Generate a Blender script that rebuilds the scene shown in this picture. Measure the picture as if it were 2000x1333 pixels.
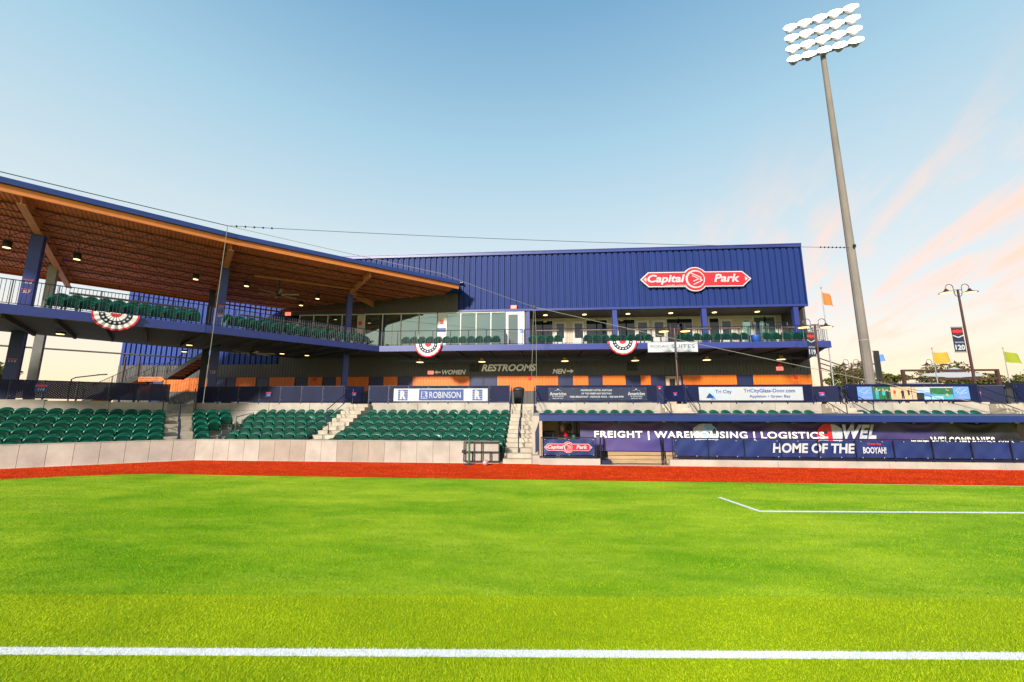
import bpy, math, random
import numpy as np
from mathutils import Matrix, Vector
R = math.radians
random.seed(7)
rng = np.random.default_rng(7)
S = bpy.context.scene
for _o in list(bpy.data.objects):
    bpy.data.objects.remove(_o, do_unlink=True)
COL = S.collection

# ------------------------------------------------------------------ camera
cam_d = bpy.data.cameras.new('camera'); cam = bpy.data.objects.new('camera', cam_d); COL.objects.link(cam)
cam_d.sensor_width = 36.0; cam_d.lens = 13.806; cam_d.clip_start = 0.05; cam_d.clip_end = 9000
cam.location = (0, 0, 2.4); cam.rotation_euler = (R(90 + 9.1), 0, R(4.23))
S.camera = cam
# ------------------------------------------------------------------ world / sky
KEY_EL, KEY_AZ = R(22), R(203)       # azimuth clockwise from +Y: behind the camera, a little to the left
w = bpy.data.worlds.new('World'); S.world = w; w.use_nodes = True
nt = w.node_tree; nt.nodes.clear()
N = nt.nodes.new; L = nt.links.new
wo = N('ShaderNodeOutputWorld'); bg = N('ShaderNodeBackground'); L(bg.outputs[0], wo.inputs[0])
sky = N('ShaderNodeTexSky'); sky.sky_type = 'NISHITA'; sky.sun_disc = False
sky.sun_elevation = KEY_EL; sky.sun_rotation = KEY_AZ; sky.dust_density = 2.0; sky.ozone_density = 2.0
tc = N('ShaderNodeTexCoord'); sep = N('ShaderNodeSeparateXYZ'); L(tc.outputs['Generated'], sep.inputs[0])
ramp = N('ShaderNodeValToRGB'); L(sep.outputs['Z'], ramp.inputs[0])
SK = [(0.0, (.95, .72, .44)), (.05, (.92, .75, .52)), (.115, (.83, .735, .60)), (.19, (.69, .715, .70)), (.386, (.52, .635, .685)), (.57, (.335, .53, .65)), (.77, (.155, .335, .52)), (1.0, (.07, .19, .38))]
cr = ramp.color_ramp
while len(cr.elements) < len(SK): cr.elements.new(.5)
for e, (p, c) in zip(cr.elements, SK): e.position = p; e.color = (*c, 1)
sc_ = N('ShaderNodeMix'); sc_.data_type = 'RGBA'; sc_.blend_type = 'MULTIPLY'; sc_.inputs['Factor'].default_value = 1
L(sky.outputs[0], sc_.inputs['A']); sc_.inputs['B'].default_value = (.1, .1, .1, 1)
mx = N('ShaderNodeMix'); mx.data_type = 'RGBA'; mx.inputs['Factor'].default_value = .86
L(sc_.outputs['Result'], mx.inputs['A']); L(ramp.outputs[0], mx.inputs['B'])
# thin streaky cirrus, low in the sky
dv = N('ShaderNodeVectorMath'); dv.operation = 'DIVIDE'
zc = N('ShaderNodeMath'); zc.operation = 'ADD'; zc.inputs[1].default_value = .12; L(sep.outputs['Z'], zc.inputs[0])
cmb = N('ShaderNodeCombineXYZ'); [L(zc.outputs[0], cmb.inputs[i]) for i in range(3)]
L(tc.outputs['Generated'], dv.inputs[0]); L(cmb.outputs[0], dv.inputs[1])
mp = N('ShaderNodeMapping'); mp.vector_type = 'TEXTURE'; mp.inputs['Rotation'].default_value = (0, 0, R(70)); mp.inputs['Scale'].default_value = (1.5, .30, 1)
L(dv.outputs[0], mp.inputs[0])
nz = N('ShaderNodeTexNoise'); nz.inputs['Scale'].default_value = 1.5; nz.inputs['Detail'].default_value = 9; nz.inputs['Roughness'].default_value = .62; nz.inputs['Distortion'].default_value = .5
L(mp.outputs[0], nz.inputs[0])
cl = N('ShaderNodeMapRange'); cl.inputs[1].default_value = .44; cl.inputs[2].default_value = .68; L(nz.outputs[0], cl.inputs[0])
# the cloud field lies to the right (east) of the ground
dt = N('ShaderNodeVectorMath'); dt.operation = 'DOT_PRODUCT'; dt.inputs[1].default_value = (.80, .57, -.15); L(tc.outputs['Generated'], dt.inputs[0])
cm = N('ShaderNodeMapRange'); cm.inputs[1].default_value = .62; cm.inputs[2].default_value = .90; L(dt.outputs['Value'], cm.inputs[0])
el = N('ShaderNodeMapRange'); el.inputs[1].default_value = .56; el.inputs[2].default_value = .30; L(sep.outputs['Z'], el.inputs[0])
m1 = N('ShaderNodeMath'); m1.operation = 'MULTIPLY'; L(cl.outputs[0], m1.inputs[0]); L(cm.outputs[0], m1.inputs[1])
m2 = N('ShaderNodeMath'); m2.operation = 'MULTIPLY'; L(m1.outputs[0], m2.inputs[0])
lo = N('ShaderNodeMapRange'); lo.inputs[1].default_value = .03; lo.inputs[2].default_value = .22; lo.inputs[3].default_value = .25; L(sep.outputs['Z'], lo.inputs[0])
m4 = N('ShaderNodeMath'); m4.operation = 'MULTIPLY'; L(el.outputs[0], m4.inputs[0]); L(lo.outputs[0], m4.inputs[1]); L(m4.outputs[0], m2.inputs[1])
m3 = N('ShaderNodeMath'); m3.operation = 'MULTIPLY'; L(m2.outputs[0], m3.inputs[0]); m3.inputs[1].default_value = .95
mc = N('ShaderNodeMix'); mc.data_type = 'RGBA'; L(m3.outputs[0], mc.inputs['Factor']); L(mx.outputs['Result'], mc.inputs['A']); mc.inputs['B'].default_value = (.93, .57, .43, 1)
L(mc.outputs['Result'], bg.inputs[0]); bg.inputs[1].default_value = .84
# ------------------------------------------------------------------ sun
sd = bpy.data.lights.new('key_light', 'SUN'); key_light = bpy.data.objects.new('key_light', sd); COL.objects.link(key_light)  # key light standing in for unseen stadium floods behind the camera
sd.energy = 4.0; sd.angle = R(5); sd.color = (1, .94, .85)
key_light.rotation_euler = (R(90) - KEY_EL, 0, R(180) - KEY_AZ)
key_light.location = (0, -30, 40)
# ------------------------------------------------------------------ exposure
S.view_settings.view_transform = 'Standard'; S.view_settings.look = 'None'
S.view_settings.exposure = .7; S.view_settings.gamma = 1
try: S.view_settings.use_curve_mapping = False
except Exception: pass

# ================================================================== materials
MATS = {}
def pm(name, col, rough=.6, metal=0., var=.12, scale=6., bump=0., bscale=None, spec=.5, emit=None, es=0., tint=None, stretch=None, detail=5, rnd=.14):
    m = bpy.data.materials.new(name); m.use_nodes = True; t = m.node_tree; b = t.nodes['Principled BSDF']
    b.inputs['Roughness'].default_value = rough; b.inputs['Metallic'].default_value = metal
    b.inputs['Specular IOR Level'].default_value = spec
    tcn = t.nodes.new('ShaderNodeTexCoord'); src = tcn.outputs['Object']
    if stretch:
        mpn = t.nodes.new('ShaderNodeMapping'); mpn.inputs['Scale'].default_value = stretch; t.links.new(src, mpn.inputs[0]); src = mpn.outputs[0]
    n = t.nodes.new('ShaderNodeTexNoise'); n.inputs['Scale'].default_value = scale; n.inputs['Detail'].default_value = detail; n.inputs['Roughness'].default_value = .6
    t.links.new(src, n.inputs['Vector'])
    r = t.nodes.new('ShaderNodeValToRGB'); e = r.color_ramp.elements; t.links.new(n.outputs[0], r.inputs[0])
    c2 = tint or tuple(min(1, c * (1 + var)) for c in col); c1 = tuple(c * (1 - var) for c in col)
    e[0].position = .3; e[0].color = (*c1, 1); e[1].position = .7; e[1].color = (*c2, 1)
    oi = t.nodes.new('ShaderNodeObjectInfo'); ma = t.nodes.new('ShaderNodeMath'); ma.operation = 'MULTIPLY_ADD'; ma.inputs[1].default_value = rnd; ma.inputs[2].default_value = 1 - rnd / 2
    hs = t.nodes.new('ShaderNodeHueSaturation'); t.links.new(oi.outputs['Random'], ma.inputs[0]); t.links.new(ma.outputs[0], hs.inputs['Value']); t.links.new(r.outputs[0], hs.inputs['Color'])
    t.links.new(hs.outputs[0], b.inputs['Base Color'])
    if bump:
        bn = t.nodes.new('ShaderNodeBump'); bn.inputs['Strength'].default_value = bump; bn.inputs['Distance'].default_value = .02
        n2 = t.nodes.new('ShaderNodeTexNoise'); n2.inputs['Scale'].default_value = bscale or scale * 6; n2.inputs['Detail'].default_value = 4
        t.links.new(src, n2.inputs['Vector']); t.links.new(n2.outputs[0], bn.inputs['Height']); t.links.new(bn.outputs[0], b.inputs['Normal'])
    if emit:
        b.inputs['Emission Color'].default_value = (*emit, 1); b.inputs['Emission Strength'].default_value = es
    MATS[name] = m
    return m
pm('concrete', (.37, .325, .275), .85, var=.2, scale=1.1, bump=.25, bscale=40, detail=9)
pm('concrete_patch', (.30, .25, .20), .85, var=.13, scale=1.6, bump=.25, bscale=40, detail=9)
pm('concrete_step', (.40, .34, .26), .88, var=.2, scale=2.5, bump=.3, bscale=40, detail=9)
pm('concrete_grey', (.30, .27, .23), .9, var=.2, scale=1.2, bump=.25, bscale=30, detail=9)
pm('concourse_floor', (.42, .39, .35), .9, var=.15, scale=.6, bump=.2, bscale=20)
pm('earth', (.16, .15, .09), .95, var=.3, scale=.05)
pm('blue_clad', (.010, .027, .140), .6, spec=.25, var=.14, scale=.7, stretch=(1, 1, .15))
pm('blue_clad_light', (.022, .052, .235), .6, spec=.25, var=.12, scale=.7, stretch=(1, 1, .15))
pm('blue_steel', (.021, .034, .185), .42, var=.1, scale=2)
pm('blue_cap', (.013, .040, .20), .4, var=.08, scale=2)
pm('dugout_blue', (.006, .023, .125), .45, var=.1, scale=2)
pm('blue_dark', (.006, .011, .048), .45, var=.15, scale=3)
pm('blue_door', (.007, .014, .066), .45, var=.12, scale=2)
pm('navy_fence', (.0045, .0075, .036), .6, spec=.2, var=.3, scale=1.5)
pm('grey_clad', (.062, .058, .052), .55, var=.13, scale=.8, stretch=(1, 1, .12))
pm('dark_soffit', (.028, .028, .028), .7, var=.2, scale=1)
pm('suite_soffit', (.06, .05, .042), .7, var=.1, scale=1)
pm('core_dark', (.012, .012, .013), .9, var=.1)
pm('orange_panel', (.62, .135, .003), .5, var=.09, scale=1.0, stretch=(1, 1, .2))
pm('orange_beam', (.62, .185, .035), .5, var=.08, scale=3)
pm('roof_deck', (.62, .185, .080), .6, var=.15, scale=1.2)
pm('roof_joist', (.13, .036, .018), .65, var=.2, scale=3)
pm('roof_beam', (.52, .19, .075), .55, var=.12, scale=2)
pm('red_pipe', (.30, .035, .02), .45, var=.1)
pm('white_paint', (.58, .57, .53), .5, var=.05, scale=3)
pm('cream_wall', (.50, .42, .32), .6, var=.07, scale=2)
pm('tan_wall', (.42, .30, .20), .7, var=.1, scale=2)
pm('lettering', (.86, .83, .75), .5, var=.04, scale=5)
pm('print_white', (.42, .43, .45), .55, var=.05, scale=2)
pm('print_black', (.02, .02, .022), .5, var=.1)
pm('print_blue', (.008, .034, .20), .5, var=.06, scale=3)
pm('print_sky', (.12, .25, .62), .5, var=.1, scale=2)
pm('print_navy', (.007, .014, .045), .5, var=.12, scale=2)
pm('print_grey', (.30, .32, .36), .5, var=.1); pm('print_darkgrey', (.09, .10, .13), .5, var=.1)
pm('print_red', (.72, .02, .03), .45, var=.05, scale=3)
pm('sign_red', (.74, .012, .022), .4, var=.04, scale=3)
pm('print_teal', (.04, .32, .36), .5, var=.2, scale=3)
pm('print_tan', (.55, .36, .20), .5, var=.2, scale=4)
pm('print_green', (.02, .12, .05), .5, var=.2, scale=4)
pm('print_skin', (.55, .30, .20), .5, var=.1)
pm('print_silver', (.50, .52, .58), .35, var=.25, scale=6)
pm('print_lightblue', (.30, .48, .75), .4, var=.2, scale=6)
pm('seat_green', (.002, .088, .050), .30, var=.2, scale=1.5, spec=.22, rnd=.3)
pm('seat_green_shaded', (.001, .030, .018), .55, spec=.08, var=.12, scale=1.5)  # pan darker than backrest: shade of its down-facing side put into the colour
pm('seat_green_frame', (.020, .115, .055), .4, var=.15, scale=4)
pm('seat_slot', (.002, .02, .015), .6)
pm('black_metal', (.012, .012, .016), .4, var=.2, scale=8)
pm('navy_rail', (.005, .009, .034), .38, var=.15, scale=6)
pm('bronze_post', (.055, .018, .014), .4, var=.15, scale=4)
pm('brass', (.45, .26, .08), .35, metal=.6, var=.15)
pm('grey_steel', (.28, .28, .27), .5, metal=.4, var=.15, scale=3)
pm('pole_concrete', (.17, .145, .125), .85, var=.22, scale=1.1, bump=.2, bscale=25, stretch=(1, 1, .35), detail=9)
pm('wire', (.03, .03, .03), .5)
pm('rope', (.22, .21, .16), .6)
pm('wood', (.36, .235, .125), .6, var=.25, scale=3, stretch=(.4, 4, 4), bump=.15)
pm('wood_table', (.16, .12, .09), .5, var=.2, scale=3)
pm('fan_blade', (.50, .42, .32), .5)
pm('lamp_warm', (.9, .8, .6), .4, emit=(1, .66, .28), es=2.2)
pm('lamp_head_warm', (.9, .8, .6), .4, emit=(1, .62, .24), es=1.5)
pm('flood_lens', (1, 1, 1), .2, emit=(1, .96, .86), es=5)
pm('exit_red', (.8, .15, .12), .4, emit=(1, .22, .16), es=.9)
pm('banner_blue', (.009, .024, .115), .42, var=.2, scale=1.2, spec=.5)
pm('flag_orange', (.55, .14, .02), .7, var=.1)
pm('flag_gold', (.55, .25, .02), .7, var=.1)
pm('flag_lime', (.26, .30, .01), .7, var=.1)
pm('flag_blue', (.08, .20, .55), .7, var=.1)
pm('bunt_white', (.72, .68, .62), .75, var=.08, scale=6)
pm('bunt_red', (.50, .015, .03), .7, var=.1, scale=6)
pm('bunt_navy', (.012, .016, .05), .7, var=.1, scale=6)
pm('bark', (.06, .045, .03), .9, var=.3, scale=5)
pm('plastic_black', (.015, .015, .016), .45)
pm('plastic_blue', (.02, .12, .55), .4)
pm('bin_grey', (.03, .03, .032), .5)
def leafmat(name, a, b):
    m = bpy.data.materials.new(name); m.use_nodes = True; t = m.node_tree; bs = t.nodes['Principled BSDF']
    at = t.nodes.new('ShaderNodeAttribute'); at.attribute_name = 'tone'
    mxx = t.nodes.new('ShaderNodeMix'); mxx.data_type = 'RGBA'; t.links.new(at.outputs['Fac'], mxx.inputs['Factor'])
    mxx.inputs['A'].default_value = (*a, 1); mxx.inputs['B'].default_value = (*b, 1)
    t.links.new(mxx.outputs['Result'], bs.inputs['Base Color']); bs.inputs['Roughness'].default_value = .6; bs.inputs['Specular IOR Level'].default_value = .15
    tr = t.nodes.new('ShaderNodeBsdfTranslucent'); t.links.new(mxx.outputs['Result'], tr.inputs[0])
    ms = t.nodes.new('ShaderNodeMixShader'); ms.inputs[0].default_value = .25
    t.links.new(bs.outputs[0], ms.inputs[1]); t.links.new(tr.outputs[0], ms.inputs[2]); t.links.new(ms.outputs[0], t.nodes['Material Output'].inputs[0])
    MATS[name] = m
leafmat('leaf', (.03, .05, .012), (.17, .15, .03))
leafmat('blade_near', (.19, .31, .003), (.57, .64, .008))
leafmat('blade_far', (.085, .25, .003), (.50, .62, .018))
leafmat('blade_red', (.36, .010, .001), (.95, .11, .012))
leafmat('blade_white', (.62, .60, .56), (.85, .84, .80))
# glass
def glass(name, col, metal, rough=.03):
    m = pm(name, col, rough, metal=metal, var=.06, scale=.4, spec=.8); return m
glass('glass_mirror', (.20, .275, .25), .85)
glass('glass_dark', (.014, .016, .016), .15, .04)
glass('glass_door', (.16, .20, .19), .6)
glass('glass_bright', (.34, .52, .42), .85)
# perforated metal: a real staggered hole pattern cut through the sheet
def perf(name, col):
    m = pm(name, col, .6, spec=.2, var=.3, scale=1.5); t = m.node_tree; b = t.nodes['Principled BSDF']
    tcn = t.nodes.new('ShaderNodeTexCoord'); mpn = t.nodes.new('ShaderNodeMapping'); mpn.inputs['Scale'].default_value = (9, 9, 20)
    t.links.new(tcn.outputs['Object'], mpn.inputs[0]); s = t.nodes.new('ShaderNodeSeparateXYZ'); t.links.new(mpn.outputs[0], s.inputs[0])
    def mth(op, a, b_=None):
        q = t.nodes.new('ShaderNodeMath'); q.operation = op
        for i, v in enumerate((a, b_)):
            if v is None: continue
            if isinstance(v, (int, float)): q.inputs[i].default_value = v
            else: t.links.new(v, q.inputs[i])
        return q.outputs[0]
    row = mth('FLOOR', s.outputs['Z']); sh = mth('MULTIPLY', mth('MODULO', row, 2), .5)
    fx = mth('SUBTRACT', mth('FRACT', mth('ADD', s.outputs['X'], sh)), .5); fz = mth('SUBTRACT', mth('FRACT', s.outputs['Z']), .5)
    d = mth('ADD', mth('MULTIPLY', mth('MULTIPLY', fx, fx), 2.2), mth('MULTIPLY', fz, fz))
    hole = mth('LESS_THAN', d, .030)
    tr = t.nodes.new('ShaderNodeBsdfTransparent'); ms = t.nodes.new('ShaderNodeMixShader'); t.links.new(hole, ms.inputs[0])
    t.links.new(b.outputs[0], ms.inputs[1]); t.links.new(tr.outputs[0], ms.inputs[2]); t.links.new(ms.outputs[0], t.nodes['Material Output'].inputs[0])
perf('perforated', (.011, .014, .055))
# artificial turf and rubber track
def turf():
    m = bpy.data.materials.new('turf'); m.use_nodes = True; t = m.node_tree; b = t.nodes['Principled BSDF']; N = t.nodes.new; L = t.links.new
    tcn = N('ShaderNodeTexCoord'); s = N('ShaderNodeSeparateXYZ'); L(tcn.outputs['Object'], s.inputs[0])
    def noise(sc, det=6, st=None, ro=.65):
        n = N('ShaderNodeTexNoise'); n.inputs['Scale'].default_value = sc; n.inputs['Detail'].default_value = det; n.inputs['Roughness'].default_value = ro
        if st:
            q = N('ShaderNodeMapping'); q.inputs['Scale'].default_value = st; q.inputs['Rotation'].default_value = (0, 0, R(3)); L(tcn.outputs['Object'], q.inputs[0]); L(q.outputs[0], n.inputs[0])
        else: L(tcn.outputs['Object'], n.inputs[0])
        return n.outputs[0]
    def mix(f, a, c, bt='MIX'):
        q = N('ShaderNodeMix'); q.data_type = 'RGBA'; q.blend_type = bt
        for k, v in (('Factor', f), ('A', a), ('B', c)):
            if isinstance(v, tuple): q.inputs[k].default_value = (*v, 1)
            elif isinstance(v, (int, float)): q.inputs[k].default_value = v
            else: L(v, q.inputs[k])
        return q.outputs['Result']
    def mr(v, a, c):
        q = N('ShaderNodeMapRange'); q.inputs[1].default_value = a; q.inputs[2].default_value = c; L(v, q.inputs[0]); return q.outputs[0]
    v1 = N('ShaderNodeMath'); v1.operation = 'MULTIPLY_ADD'; L(s.outputs['X'], v1.inputs[0]); v1.inputs[1].default_value = -.066; L(s.outputs['Y'], v1.inputs[2])
    strip = mr(v1.outputs[0], 5.36, 5.48)
    grain = mr(noise(70, 4), .36, .64); streak = mr(noise(1.3, 9, (.5, 2.6, 1), .72), .36, .66); big = mr(noise(.30, 6, (.6, 1.4, 1)), .40, .62)
    near = mix(grain, (.16, .28, .003), (.48, .56, .008))
    far = mix(grain, (.11, .28, .003), (.48, .59, .018))
    far = mix(streak, far, (.45, .55, .040)); 
    fm = N('ShaderNodeMath'); fm.operation = 'MULTIPLY'; L(big, fm.inputs[0]); fm.inputs[1].default_value = .95
    far = mix(fm.outputs[0], far, (.12, .31, .004))
    c = mix(strip, near, far); L(c, b.inputs['Base Color'])
    b.inputs['Roughness'].default_value = .7; b.inputs['Specular IOR Level'].default_value = .08
    bn = N('ShaderNodeBump'); bn.inputs['Strength'].default_value = .35; bn.inputs['Distance'].default_value = .02; L(noise(70, 3), bn.inputs['Height']); L(bn.outputs[0], b.inputs['Normal'])
    MATS['turf'] = m
turf()
pm('track_red', (.56, .018, .002), .85, var=.35, scale=5, stretch=(.45, 2.4, 1), bump=.35, bscale=45, tint=(.80, .068, .006), detail=12, spec=.05)
pm('line_paint', (.82, .81, .77), .8, var=.06, scale=20, bump=.4, bscale=60)
# draped vinyl banner with a printed purple-to-black field
def vinyl():
    m = pm('vinyl_purple', (.05, .035, .16), .4, var=.3, scale=.9); t = m.node_tree; b = t.nodes['Principled BSDF']
    tcn = t.nodes.new('ShaderNodeTexCoord'); s = t.nodes.new('ShaderNodeSeparateXYZ'); t.links.new(tcn.outputs['Object'], s.inputs[0])
    n = t.nodes.new('ShaderNodeTexNoise'); n.inputs['Scale'].default_value = .8; t.links.new(tcn.outputs['Object'], n.inputs[0])
    r = t.nodes.new('ShaderNodeValToRGB'); e = r.color_ramp.elements
    ad = t.nodes.new('ShaderNodeMath'); ad.operation = 'MULTIPLY_ADD'; t.links.new(n.outputs[0], ad.inputs[0]); ad.inputs[1].default_value = 2.2; t.links.new(s.outputs['X'], ad.inputs[2])
    mr = t.nodes.new('ShaderNodeMapRange'); mr.inputs[1].default_value = -8.2; mr.inputs[2].default_value = 9.8; t.links.new(ad.outputs[0], mr.inputs[0]); t.links.new(mr.outputs[0], r.inputs[0])
    pts = [(0, (.05, .05, .10)), (.08, (.085, .06, .20)), (.3, (.030, .032, .16)), (.5, (.065, .036, .15)), (.65, (.035, .03, .12)), (.76, (.05, .036, .14)), (.82, (.020, .020, .026)), (.97, (.016, .016, .020)), (1, (.012, .03, .09))]
    while len(e) < len(pts): e.new(.5)
    for q, (p, c) in zip(e, pts): q.position = p; q.color = (*c, 1)
    t.links.new(r.outputs[0], b.inputs['Base Color'])
vinyl()

# ================================================================== helpers
RM = {}
def fr(x, y, z=0, a=0): return Matrix.Translation((x, y, z)) @ Matrix.Rotation(a, 4, 'Z')
def tag(o, label=None, cat=None, group=None, kind=None):
    if label: o['label'] = label
    if cat: o['category'] = cat
    if group: o['group'] = group
    if kind: o['kind'] = kind
    return o
def thing(name, label, cat, loc=(0, 0, 0), rz=0, group=None, kind='thing'):
    o = bpy.data.objects.new(name, None); COL.objects.link(o); o.empty_display_size = .2
    o.location = loc; o.rotation_euler = (0, 0, rz); RM[o] = fr(*loc, rz)
    return tag(o, label, cat, group, kind)
def put(name, me, parent=None, loc=None, rot=None, mat=None):
    o = bpy.data.objects.new(name, me); COL.objects.link(o)
    if parent is not None: o.parent = parent; RM[o] = RM.get(parent, Matrix())
    else: RM[o] = Matrix()
    if loc is not None: o.location = loc
    if rot is not None: o.rotation_euler = rot
    return o
class MB:
    def __init__(s, M=None): s.v = []; s.f = []; s.M = M
    def add(s, vs, fs):
        k = len(s.v)
        s.v += [tuple(s.M @ Vector(v)) for v in vs] if s.M is not None else [tuple(v) for v in vs]
        s.f += [tuple(i + k for i in f) for f in fs]; return s
    def box(s, x0, x1, y0, y1, z0, z1):
        return s.add([(x0, y0, z0), (x1, y0, z0), (x1, y1, z0), (x0, y1, z0), (x0, y0, z1), (x1, y0, z1), (x1, y1, z1), (x0, y1, z1)],
                     [(0, 3, 2, 1), (4, 5, 6, 7), (0, 1, 5, 4), (1, 2, 6, 5), (2, 3, 7, 6), (3, 0, 4, 7)])
    def bbox(s, x0, x1, y0, y1, z0, z1, b=.01):       # box with chamfered edges seen from the front (-Y)
        a = [(x0, z0), (x1, z0), (x1, z1), (x0, z1)]; i = [(x0 + b, z0 + b), (x1 - b, z0 + b), (x1 - b, z1 - b), (x0 + b, z1 - b)]
        vs = [(x, y1, z) for x, z in a] + [(x, y0 + b, z) for x, z in a] + [(x, y0, z) for x, z in i]
        fs = [(0, 1, 2, 3)[::1]] + [(q, (q + 1) % 4, 4 + (q + 1) % 4, 4 + q)[::-1] for q in range(4)] + [(4 + q, 4 + (q + 1) % 4, 8 + (q + 1) % 4, 8 + q) for q in range(4)] + [(8, 9, 10, 11)]
        fs[0] = (3, 2, 1, 0)
        return s.add(vs, fs)
    def bar(s, p, q, w, h=None):
        h = h or w; p = Vector(p); q = Vector(q); d = (q - p).normalized()
        up = Vector((0, 0, 1)) if abs(d.z) < .95 else Vector((0, 1, 0))
        a = d.cross(up).normalized(); b = a.cross(d).normalized(); a = a * w / 2; b = b * h / 2
        vs = [p - a - b, p + a - b, p + a + b, p - a + b, q - a - b, q + a - b, q + a + b, q - a + b]
        return s.add(vs, [(0, 1, 2, 3), (7, 6, 5, 4), (0, 4, 5, 1), (1, 5, 6, 2), (2, 6, 7, 3), (3, 7, 4, 0)])
    def tube(s, pts, r, n=8, r1=None):
        pts = [Vector(p) for p in pts]; m = len(pts); vs = []; fs = []
        pa = None
        for i, p in enumerate(pts):
            d = (pts[min(i + 1, m - 1)] - pts[max(i - 1, 0)]).normalized()
            if pa is None:
                up = Vector((0, 0, 1)) if abs(d.z) < .9 else Vector((1, 0, 0)); a = d.cross(up).normalized()
            else: a = (pa - d * pa.dot(d)).normalized()
            pa = a; b = d.cross(a); rr = r if r1 is None else r + (r1 - r) * i / (m - 1)
            vs += [p + (a * math.cos(2 * math.pi * k / n) + b * math.sin(2 * math.pi * k / n)) * rr for k in range(n)]
        for i in range(m - 1):
            fs += [(i * n + k, i * n + (k + 1) % n, (i + 1) * n + (k + 1) % n, (i + 1) * n + k) for k in range(n)]
        fs += [tuple(range(n))[::-1], tuple((m - 1) * n + k for k in range(n))]
        return s.add(vs, fs)
    def lathe(s, prof, n=12, c=(0, 0, 0)):
        vs = []; fs = []; m = len(prof)
        for r, z in prof: vs += [(c[0] + r * math.cos(2 * math.pi * k / n), c[1] + r * math.sin(2 * math.pi * k / n), c[2] + z) for k in range(n)]
        for i in range(m - 1): fs += [(i * n + k, i * n + (k + 1) % n, (i + 1) * n + (k + 1) % n, (i + 1) * n + k) for k in range(n)]
        fs += [tuple(range(n))[::-1], tuple((m - 1) * n + k for k in range(n))]
        return s.add(vs, fs)
    def prism(s, poly, z0, z1):
        n = len(poly); z0s = z0 if isinstance(z0, (list, tuple)) else [z0] * n; z1s = z1 if isinstance(z1, (list, tuple)) else [z1] * n
        vs = [(p[0], p[1], a) for p, a in zip(poly, z0s)] + [(p[0], p[1], a) for p, a in zip(poly, z1s)]
        return s.add(vs, [tuple(range(n))[::-1], tuple(range(n, 2 * n))] + [(i, (i + 1) % n, n + (i + 1) % n, n + i) for i in range(n)])
    def plate(s, poly, y0, y1):                        # outline in x,z given counter-clockwise seen from -Y, front at y0
        n = len(poly); vs = [(p[0], y0, p[1]) for p in poly] + [(p[0], y1, p[1]) for p in poly]
        return s.add(vs, [tuple(range(n)), tuple(range(n, 2 * n))[::-1]] + [(i, n + i, n + (i + 1) % n, (i + 1) % n) for i in range(n)])
    def mesh(s, name, mat, smooth=False, inv=None):
        me = bpy.data.meshes.new(name)
        vs = [tuple(inv @ Vector(v)) for v in s.v] if inv is not None else s.v
        me.from_pydata(vs, [], s.f); me.materials.append(MATS[mat])
        if smooth: me.polygons.foreach_set('use_smooth', [True] * len(me.polygons)); 
        me.update(); return me
    def build(s, name, mat, parent=None, smooth=False, **kw):
        inv = RM[parent].inverted() if parent is not None and parent in RM else None
        o = put(name, s.mesh(name, mat, smooth, inv), parent)
        if kw: tag(o, kw.get('label'), kw.get('cat'), kw.get('group'), kw.get('kind'))
        return o
def B(M=None): return MB(M)
def struct(name, mb, mat, label=None): return mb.build(name, mat, None, kind='structure', label=label)
def text(s, parent, mat, M, w=None, h=None, shear=0, bold=0, ext=.006, name='lettering', space=1):
    c = bpy.data.curves.new('t', 'FONT'); c.body = s; c.shear = shear; c.offset = bold; c.extrude = 0; c.resolution_u = 3; c.space_character = space
    o = bpy.data.objects.new('t', c); COL.objects.link(o); bpy.context.view_layer.update()
    me = bpy.data.meshes.new_from_object(o); bpy.data.objects.remove(o); bpy.data.curves.remove(c)
    n = len(me.vertices); a = np.empty(n * 3); me.vertices.foreach_get('co', a); a = a.reshape(-1, 3)
    lo, hi = a.min(0), a.max(0); cx, cy = (lo[0] + hi[0]) / 2, (lo[1] + hi[1]) / 2; W, H = hi[0] - lo[0], hi[1] - lo[1]
    sx = w / W if w else h / H; sy = h / H if h else sx
    polys = [tuple(p.vertices) for p in me.polygons]; bpy.data.meshes.remove(me)
    mb = MB(M)
    f = [((x - cx) * sx, -ext, (y - cy) * sy) for x, y, z in a]
    mb.add(f, polys)
    return mb.build(name, mat, parent)
ORD = ['first', 'second', 'third', 'fourth', 'fifth', 'sixth', 'seventh', 'eighth', 'ninth', 'tenth', 'eleventh', 'twelfth', 'thirteenth', 'fourteenth', 'fifteenth', 'sixteenth']
# ================================================================== the setting
U1 = Vector((.887, .462, 0)); N1 = Vector((-.462, .887, 0)); A1 = math.atan2(.462, .887)     # left lower wall: along, back
WB = Vector((-15.0, 16.5, 0))                                                               # bend of the field wall
WL = Vector((-16.0, 16.04, 0)); AISLE = Vector((-.715, .698, 0))
def al(k): return WL + AISLE * k
LFAR = WB - U1 * 30
# field turf
tf = B(); tf.add([(-160, -160, 0), (160, -160, 0), (160, 13.45, 0), (-1, 13.18, 0), (-9, 13.2, 0), (-13.4, 13.30, 0), (-14.6, 13.05, 0), (-17.8, 12.0, 0), (-45, -2.2, 0), (-160, -62, 0)], [tuple(range(10))])
struct('turf_field', tf, 'turf')
tr = B(); tr.add([(60, 13.5, .004), (60, 16.46, .004), (-14.98, 16.46, .004), (LFAR.x, LFAR.y - .04, .004), (-45, -2.3, .004), (-17.8, 11.95, .004), (-14.6, 13.0, .004), (-13.4, 13.25, .004), (-9, 13.15, .004), (-1, 13.13, .004)], [tuple(range(10))[::-1]])
trk = struct('warning_track', tr, 'track_red'); 
for p in trk.data.polygons: p.flip() if p.normal.z < 0 else None
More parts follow.
